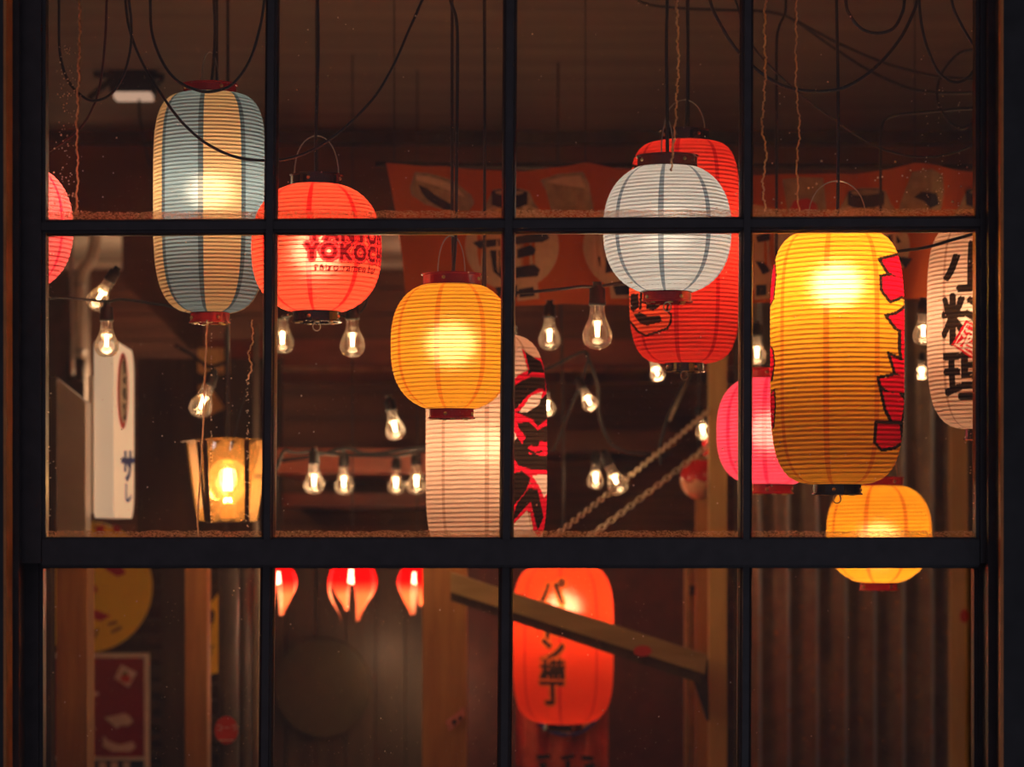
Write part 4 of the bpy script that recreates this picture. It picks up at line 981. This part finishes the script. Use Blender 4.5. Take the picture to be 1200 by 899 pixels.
for x in (106, 120, 134, 148): MB().pbox(x-4, 893, x+4, 903, 6.945, .001).build('small_letter', M['pinkcream'], es)
stk = MB().quadbox([P(142, 779, 6.944), P(160, 788, 6.944), P(151, 806, 6.944), P(134, 795, 6.944)], .002).thing('diamond_sticker', M['pinkcream'], 'cream diamond sticker with a red figure, on the dark red enamel sign', 'sticker')
MB().add(*poly([(142, 792), (150, 790), (154, 797), (148, 801), (141, 797)], 6.942)).build('print', M['redprint'], stk)
MB().add(*poly([(144, 788), (150, 787), (148, 791), (143, 792)], 6.941)).build('print', plain('green_print', (.08, .14, .03, 1), .6), stk)
# yellow poster between posts, dark pipes
yp = MB().quadbox([P(240, 792, 6.955), P(257, 788, 6.955), P(257, 694, 6.955), P(240, 716, 6.955)], .025).thing('yellow_poster', plain('poster_yellow', (1, .58, .008, 1), .5, var=.05), 'narrow yellow poster with black marks between the reddish post and the dark pipe', 'poster')
for pl in ([(246, 712), (252, 718), (250, 730), (246, 734), (249, 722)], [(243, 735), (248, 733), (248, 737), (244, 739)], [(243, 758), (250, 756), (250, 759), (244, 761)], [(246, 762), (248, 762), (248, 768), (246, 768)]):
    MB().add(*poly(pl, 6.953)).build('print', M['black'], yp)
def vpipe(x, r, y0, D, mat, label, name='steel_pipe'):
    a = P(x, y0, D); return MB().tube([Vector((a.x, a.y, 0)), a], r*D/F, 20).thing(name, M[mat], label, 'pipe', smooth=True)
M['darkmetal'] = plain('dark_painted_metal', (.050, .036, .032, 1), .6, 0, var=.2, spec=.25)
M['greymetal'] = plain('grey_painted_metal', (.20, .16, .13, 1), .55, 0, var=.2)
vpipe(268, 12, 645, 5.8, 'darkmetal', 'thick dark pipe carrying a red round sticker')
vpipe(288, 8, 645, 5.9, 'darkmetal', 'dark pipe behind the one with the sticker'); vpipe(300, 3.5, 380, 5.9, 'greymetal', 'slim pale pipe next to the glazing bar above the lamp'); vpipe(303, 4, 645, 5.7, 'greymetal', 'slim grey pipe at the lower glazing bar')
stt = thing('red_sticker', P(265, 856, 5.77), 'red round sticker with pale writing on the thick dark pipe', 'sticker'); stt['_o'] = list(P(265, 856, 5.77))
disc(MB(), (265, 856), 13.5, 16.5, 5.775, .001).build('sticker_disc', M['redprint'], stt)
flat_text('コーラ', 9, 266, 853, 5.773, .01).build('lettering', M['pinkcream'], stt); MB().pbox(256, 867, 274, 868.4, 5.772, .0005).build('underline', M['pinkcream'], stt)
# tan box and bracket above the lamp
tb = MB().pbox(232, 408, 264, 436, 7.0, .10).thing('tan_box', plain('tan_card', (.72, .42, .14, 1), .7), 'tan box fixed to the wall above the square glass lamp', 'box')
MB().tube(ppath([(205, 404), (228, 418), (245, 430), (264, 425)], 6.6, 4), .005, 8).thing('wall_bracket', M['black'], 'black bracket crossing the tan wall box', 'bracket', smooth=True)
vpipe(265, 2.2, 385, 6.5, 'darkmetal', 'thin dark rod beside the tan box', 'steel_rod')
MB().quadbox([P(236, 490, 7.07), P(262, 478, 7.07), P(242, 448, 7.07), P(232, 452, 7.07)], .03).thing('tan_card', plain('amber_card', (.60, .30, .07, 1), .7), 'tilted amber card behind the bulb above the square lamp', 'card')
MB().quadbox([P(143, 330, 7.34), P(190, 375, 7.34), P(222, 410, 7.34), P(240, 410, 7.34), P(240, 272, 7.34), P(143, 272, 7.34)], .02).thing('dark_red_panel', M['bulkhead'], 'dark reddish panel under the soffit behind the striped lantern', 'panel')
slab('wall_panel', 'darkwood', 'dark panelling behind the white light box sign', 'panel', 160, 420, 330, 640, 7.1, .03)

# ------------------------------------------------------------ square glass lamp
D = 5.1; c = P(267, 566, D); s = D/F
gl = thing('square_glass_lamp', c, 'square lamp of tapering scalloped glass panes around a clear globe bulb', 'lamp')
ht_, hb_ = 47*s, -44*s; wt, wb_ = 42*s, 31*s
for k in range(4):
    a = PI/2*k+.28; R = Matrix.Rotation(a, 3, 'Z'); m = MB(); n = 16
    for off in (0, .0025):
        for j in range(9):
            v = j/8
            for i in range(n+1):
                u = i/n*2-1; wid = wb_+(wt-wb_)*v; sc_ = (abs(math.sin(u*PI*2.0))*.007-.004)
                zz = hb_+(ht_-hb_)*v+(sc_ if j in (0, 8) else 0)*(1 if j == 8 else -1)
                m.v.append(c+R @ Vector((u*wid*.97, -(wid-off), zz)))
    for o_ in (0, 1):
        for j in range(8):
            for i in range(n): q = o_*9*(n+1)+j*(n+1)+i; m.f.append((q, q+1, q+n+2, q+n+1))
    m.build('glass_pane', M['lampglass'], gl)
    bm_ = MB(); p0 = c+R @ Vector((wb_, -wb_, hb_)); p1 = c+R @ Vector((wt, -wt, ht_)); bm_.tube([p0, p1], .0035, 8).build('corner_bar', M['darkwood'], gl)
for k, x in ((0, 245), (1, 286)):
    MB().quadbox([P(x+4*k-3, 612, D-.08), P(x+4*k+3-1, 612, D-.08), P(x+8*k+4-6, 516, D-.08), P(x+8*k-2-6, 516, D-.08)], .004).build('strap', M['darkwood'], gl)
MB().lathe([(.001, hb_-.004), (wb_*1.0, hb_-.004), (wb_*1.0, hb_+.004), (.001, hb_+.004)], 4, c, Matrix.Rotation(PI/4+.28, 3, 'Z')).build('base_plate', M['darkwood'], gl)
MB().lathe([(.001, ht_+.010), (wt*1.6, ht_+.004), (wt*1.6, ht_+.002), (.001, ht_+.003)], 4, c, Matrix.Rotation(PI/4+.28, 3, 'Z')).build('roof_plate', M['lampglass'], gl)
MB().tube([c+Vector((0, 0, ht_+.008)), Vector((c.x, c.y, 2.65))], .003, 8).build('cord', M['cord'], gl)
gb = c+Vector((0, 0, 2*s)); pr = [(9, -32), (9.5, -26), (14, -20), (21, -10), (23.5, 2), (21, 14), (14, 22), (6, 25.5), (.1, 26)]
MB().lathe([(a*s, b*s) for a, b in spl2(pr, 3)], 32, gb).build('globe_bulb', M['globeglass'], gl, smooth=True)
m = MB()
for k in range(6): a = PI/3*k; m.tube([gb+Vector((4.2*s*math.cos(a), 4.2*s*math.sin(a), -11*s)), gb+Vector((3.0*s*math.cos(a), 3.0*s*math.sin(a), 14*s))], 1.3*s, 6)
m.build('filament', M['hotcore'], gl)
MB().lathe([(.001, hb_), (9*s, hb_), (9.5*s, hb_+16*s), (.001, hb_+16*s)], 20, c).build('socket', M['post'], gl)
light('glass_lamp_light', (0, 0, 0), 2.0, (1, .56, .22), .02, gl)

# ceiling fixture
D = 6.3; cf = thing('ceiling_fixture', P(152, 105, D), 'black ceiling fixture with a short lit strip beside the striped lantern', 'light fixture')
MB().pbox(126, 80, 182, 96, D, .10).build('housing', M['black'], cf)
MB().pbox(133, 107.5, 176, 114.5, D-.02, .06).build('lit_strip', emit('warm_tube', (1, .62, .42, 1), .55), cf)
MB().pbox(128, 96, 178, 107, D, .09).build('bracket', M['black'], cf)
MB().tube([P(150, 80, D)+Vector((0, .05, 0)), Vector((P(150, 0, D).x, P(150, 0, D).y+.05, ZC))], .01, 8).build('stem', M['black'], cf)
m = MB(); m.tube([P(176, 90, D), P(192, 92, D)], .01, 10).tube([P(132, 92, D), P(104, 116, D)], .008, 10).tube([P(110, 88, D), P(128, 88, D)], .008, 8); m.build('arm', M['black'], cf, smooth=True)
MB().tube(ppath([(163, 114), (164, 140), (170, 170), (176, 195)], D, 5), .003, 6).build('pull_cord', M['cord'], cf)

# ------------------------------------------------------------ water on the glass
def trickle(label, pts, w=.0013, amp=1.6, D=3.797):
    out = []; pth = ppath(pts, D, 16); ph = random.uniform(0, 9)
    for i, p in enumerate(pth):
        out.append(p+Vector(((math.sin(i*.7+ph)+.6*math.sin(i*1.9+ph)+.5*math.sin(i*3.1))*amp*.0006, 0, 0)))
    MB().tube(out, [w*(.8+.5*abs(math.sin(i*.9+ph))) for i in range(len(out))], 6).thing('water_trickle', M['water'], label, 'water', 'water trickles on the glass', smooth=True)
trickle('wavy water trickle on the pane before the ceiling fixture', [(93, 0), (93, 40), (92, 90), (90, 150), (91, 200), (89, 248)])
trickle('wavy water trickle ending on top of the round white lantern', [(793, 0), (794, 30), (795, 80), (793, 110), (792, 140), (788, 180), (787, 200)])
trickle('wavy water trickle beside the third glazing bar', [(897, 0), (896, 40), (897, 80), (895, 120), (893, 150), (898, 180), (894, 215), (897, 248)])
trickle('faint water trickle before the bread drawing on the banner', [(933, 0), (933, 40), (933, 100), (937, 150), (934, 190), (936, 248)], .0010)
trickle('straight water trickle running down beside the square lamp', [(243, 375), (241, 420), (239, 470), (236, 540), (232, 600), (232, 629)], .0012, .5)
trickle('short crooked water trickle under the striped lantern', [(295, 375), (296, 400), (291, 415), (295, 430), (290, 445)], .0009, 1.4)
dr = MB(); rnd = random.Random(4)
def drop(x, y, r):
    c = P(x, y, 3.7985); rr_ = r*3.8/F
    dr.lathe([(.00001, -.6*rr_), (rr_*.75, -.35*rr_), (rr_, 0)], 6, c, Matrix.Rotation(PI/2, 3, 'X'))
def clustered(n, fx, fy, r0, r1):
    for _ in range(n): drop(fx(), fy(), rnd.uniform(r0, r1))
clustered(120, lambda: rnd.gauss(78, 7), lambda: rnd.uniform(50, 250), .5, 1.2)
clustered(60, lambda: rnd.choice([1086, 1101, 1104, 1124])+rnd.gauss(0, 1), lambda: rnd.uniform(100, 248), .5, 1.0)
clustered(50, lambda: 247.5+rnd.gauss(0, .4), lambda: rnd.uniform(385, 620), .4, .9)
clustered(50, lambda: 290+rnd.gauss(0, 1.0), lambda: rnd.uniform(440, 620), .4, 1.0)
clustered(230, lambda: rnd.uniform(54, 1142), lambda: rnd.uniform(2, 620), .4, 1.1)
clustered(60, lambda: rnd.uniform(54, 1140), lambda: rnd.uniform(675, 895), .4, .9)
clustered(50, lambda: rnd.choice([58, 1138])+rnd.gauss(0, 3), lambda: rnd.uniform(280, 620), .5, 1.0)
clustered(26, lambda: rnd.uniform(885, 1140), lambda: rnd.uniform(185, 245), .9, 1.7)
drt = dr.thing('water_droplets', M['water'], 'fine water droplets scattered over the window glass', 'water', kind='stuff', smooth=True)

for o in bpy.data.objects:
    if '_o' in o: del o['_o']
    if '_S' in o: del o['_S']
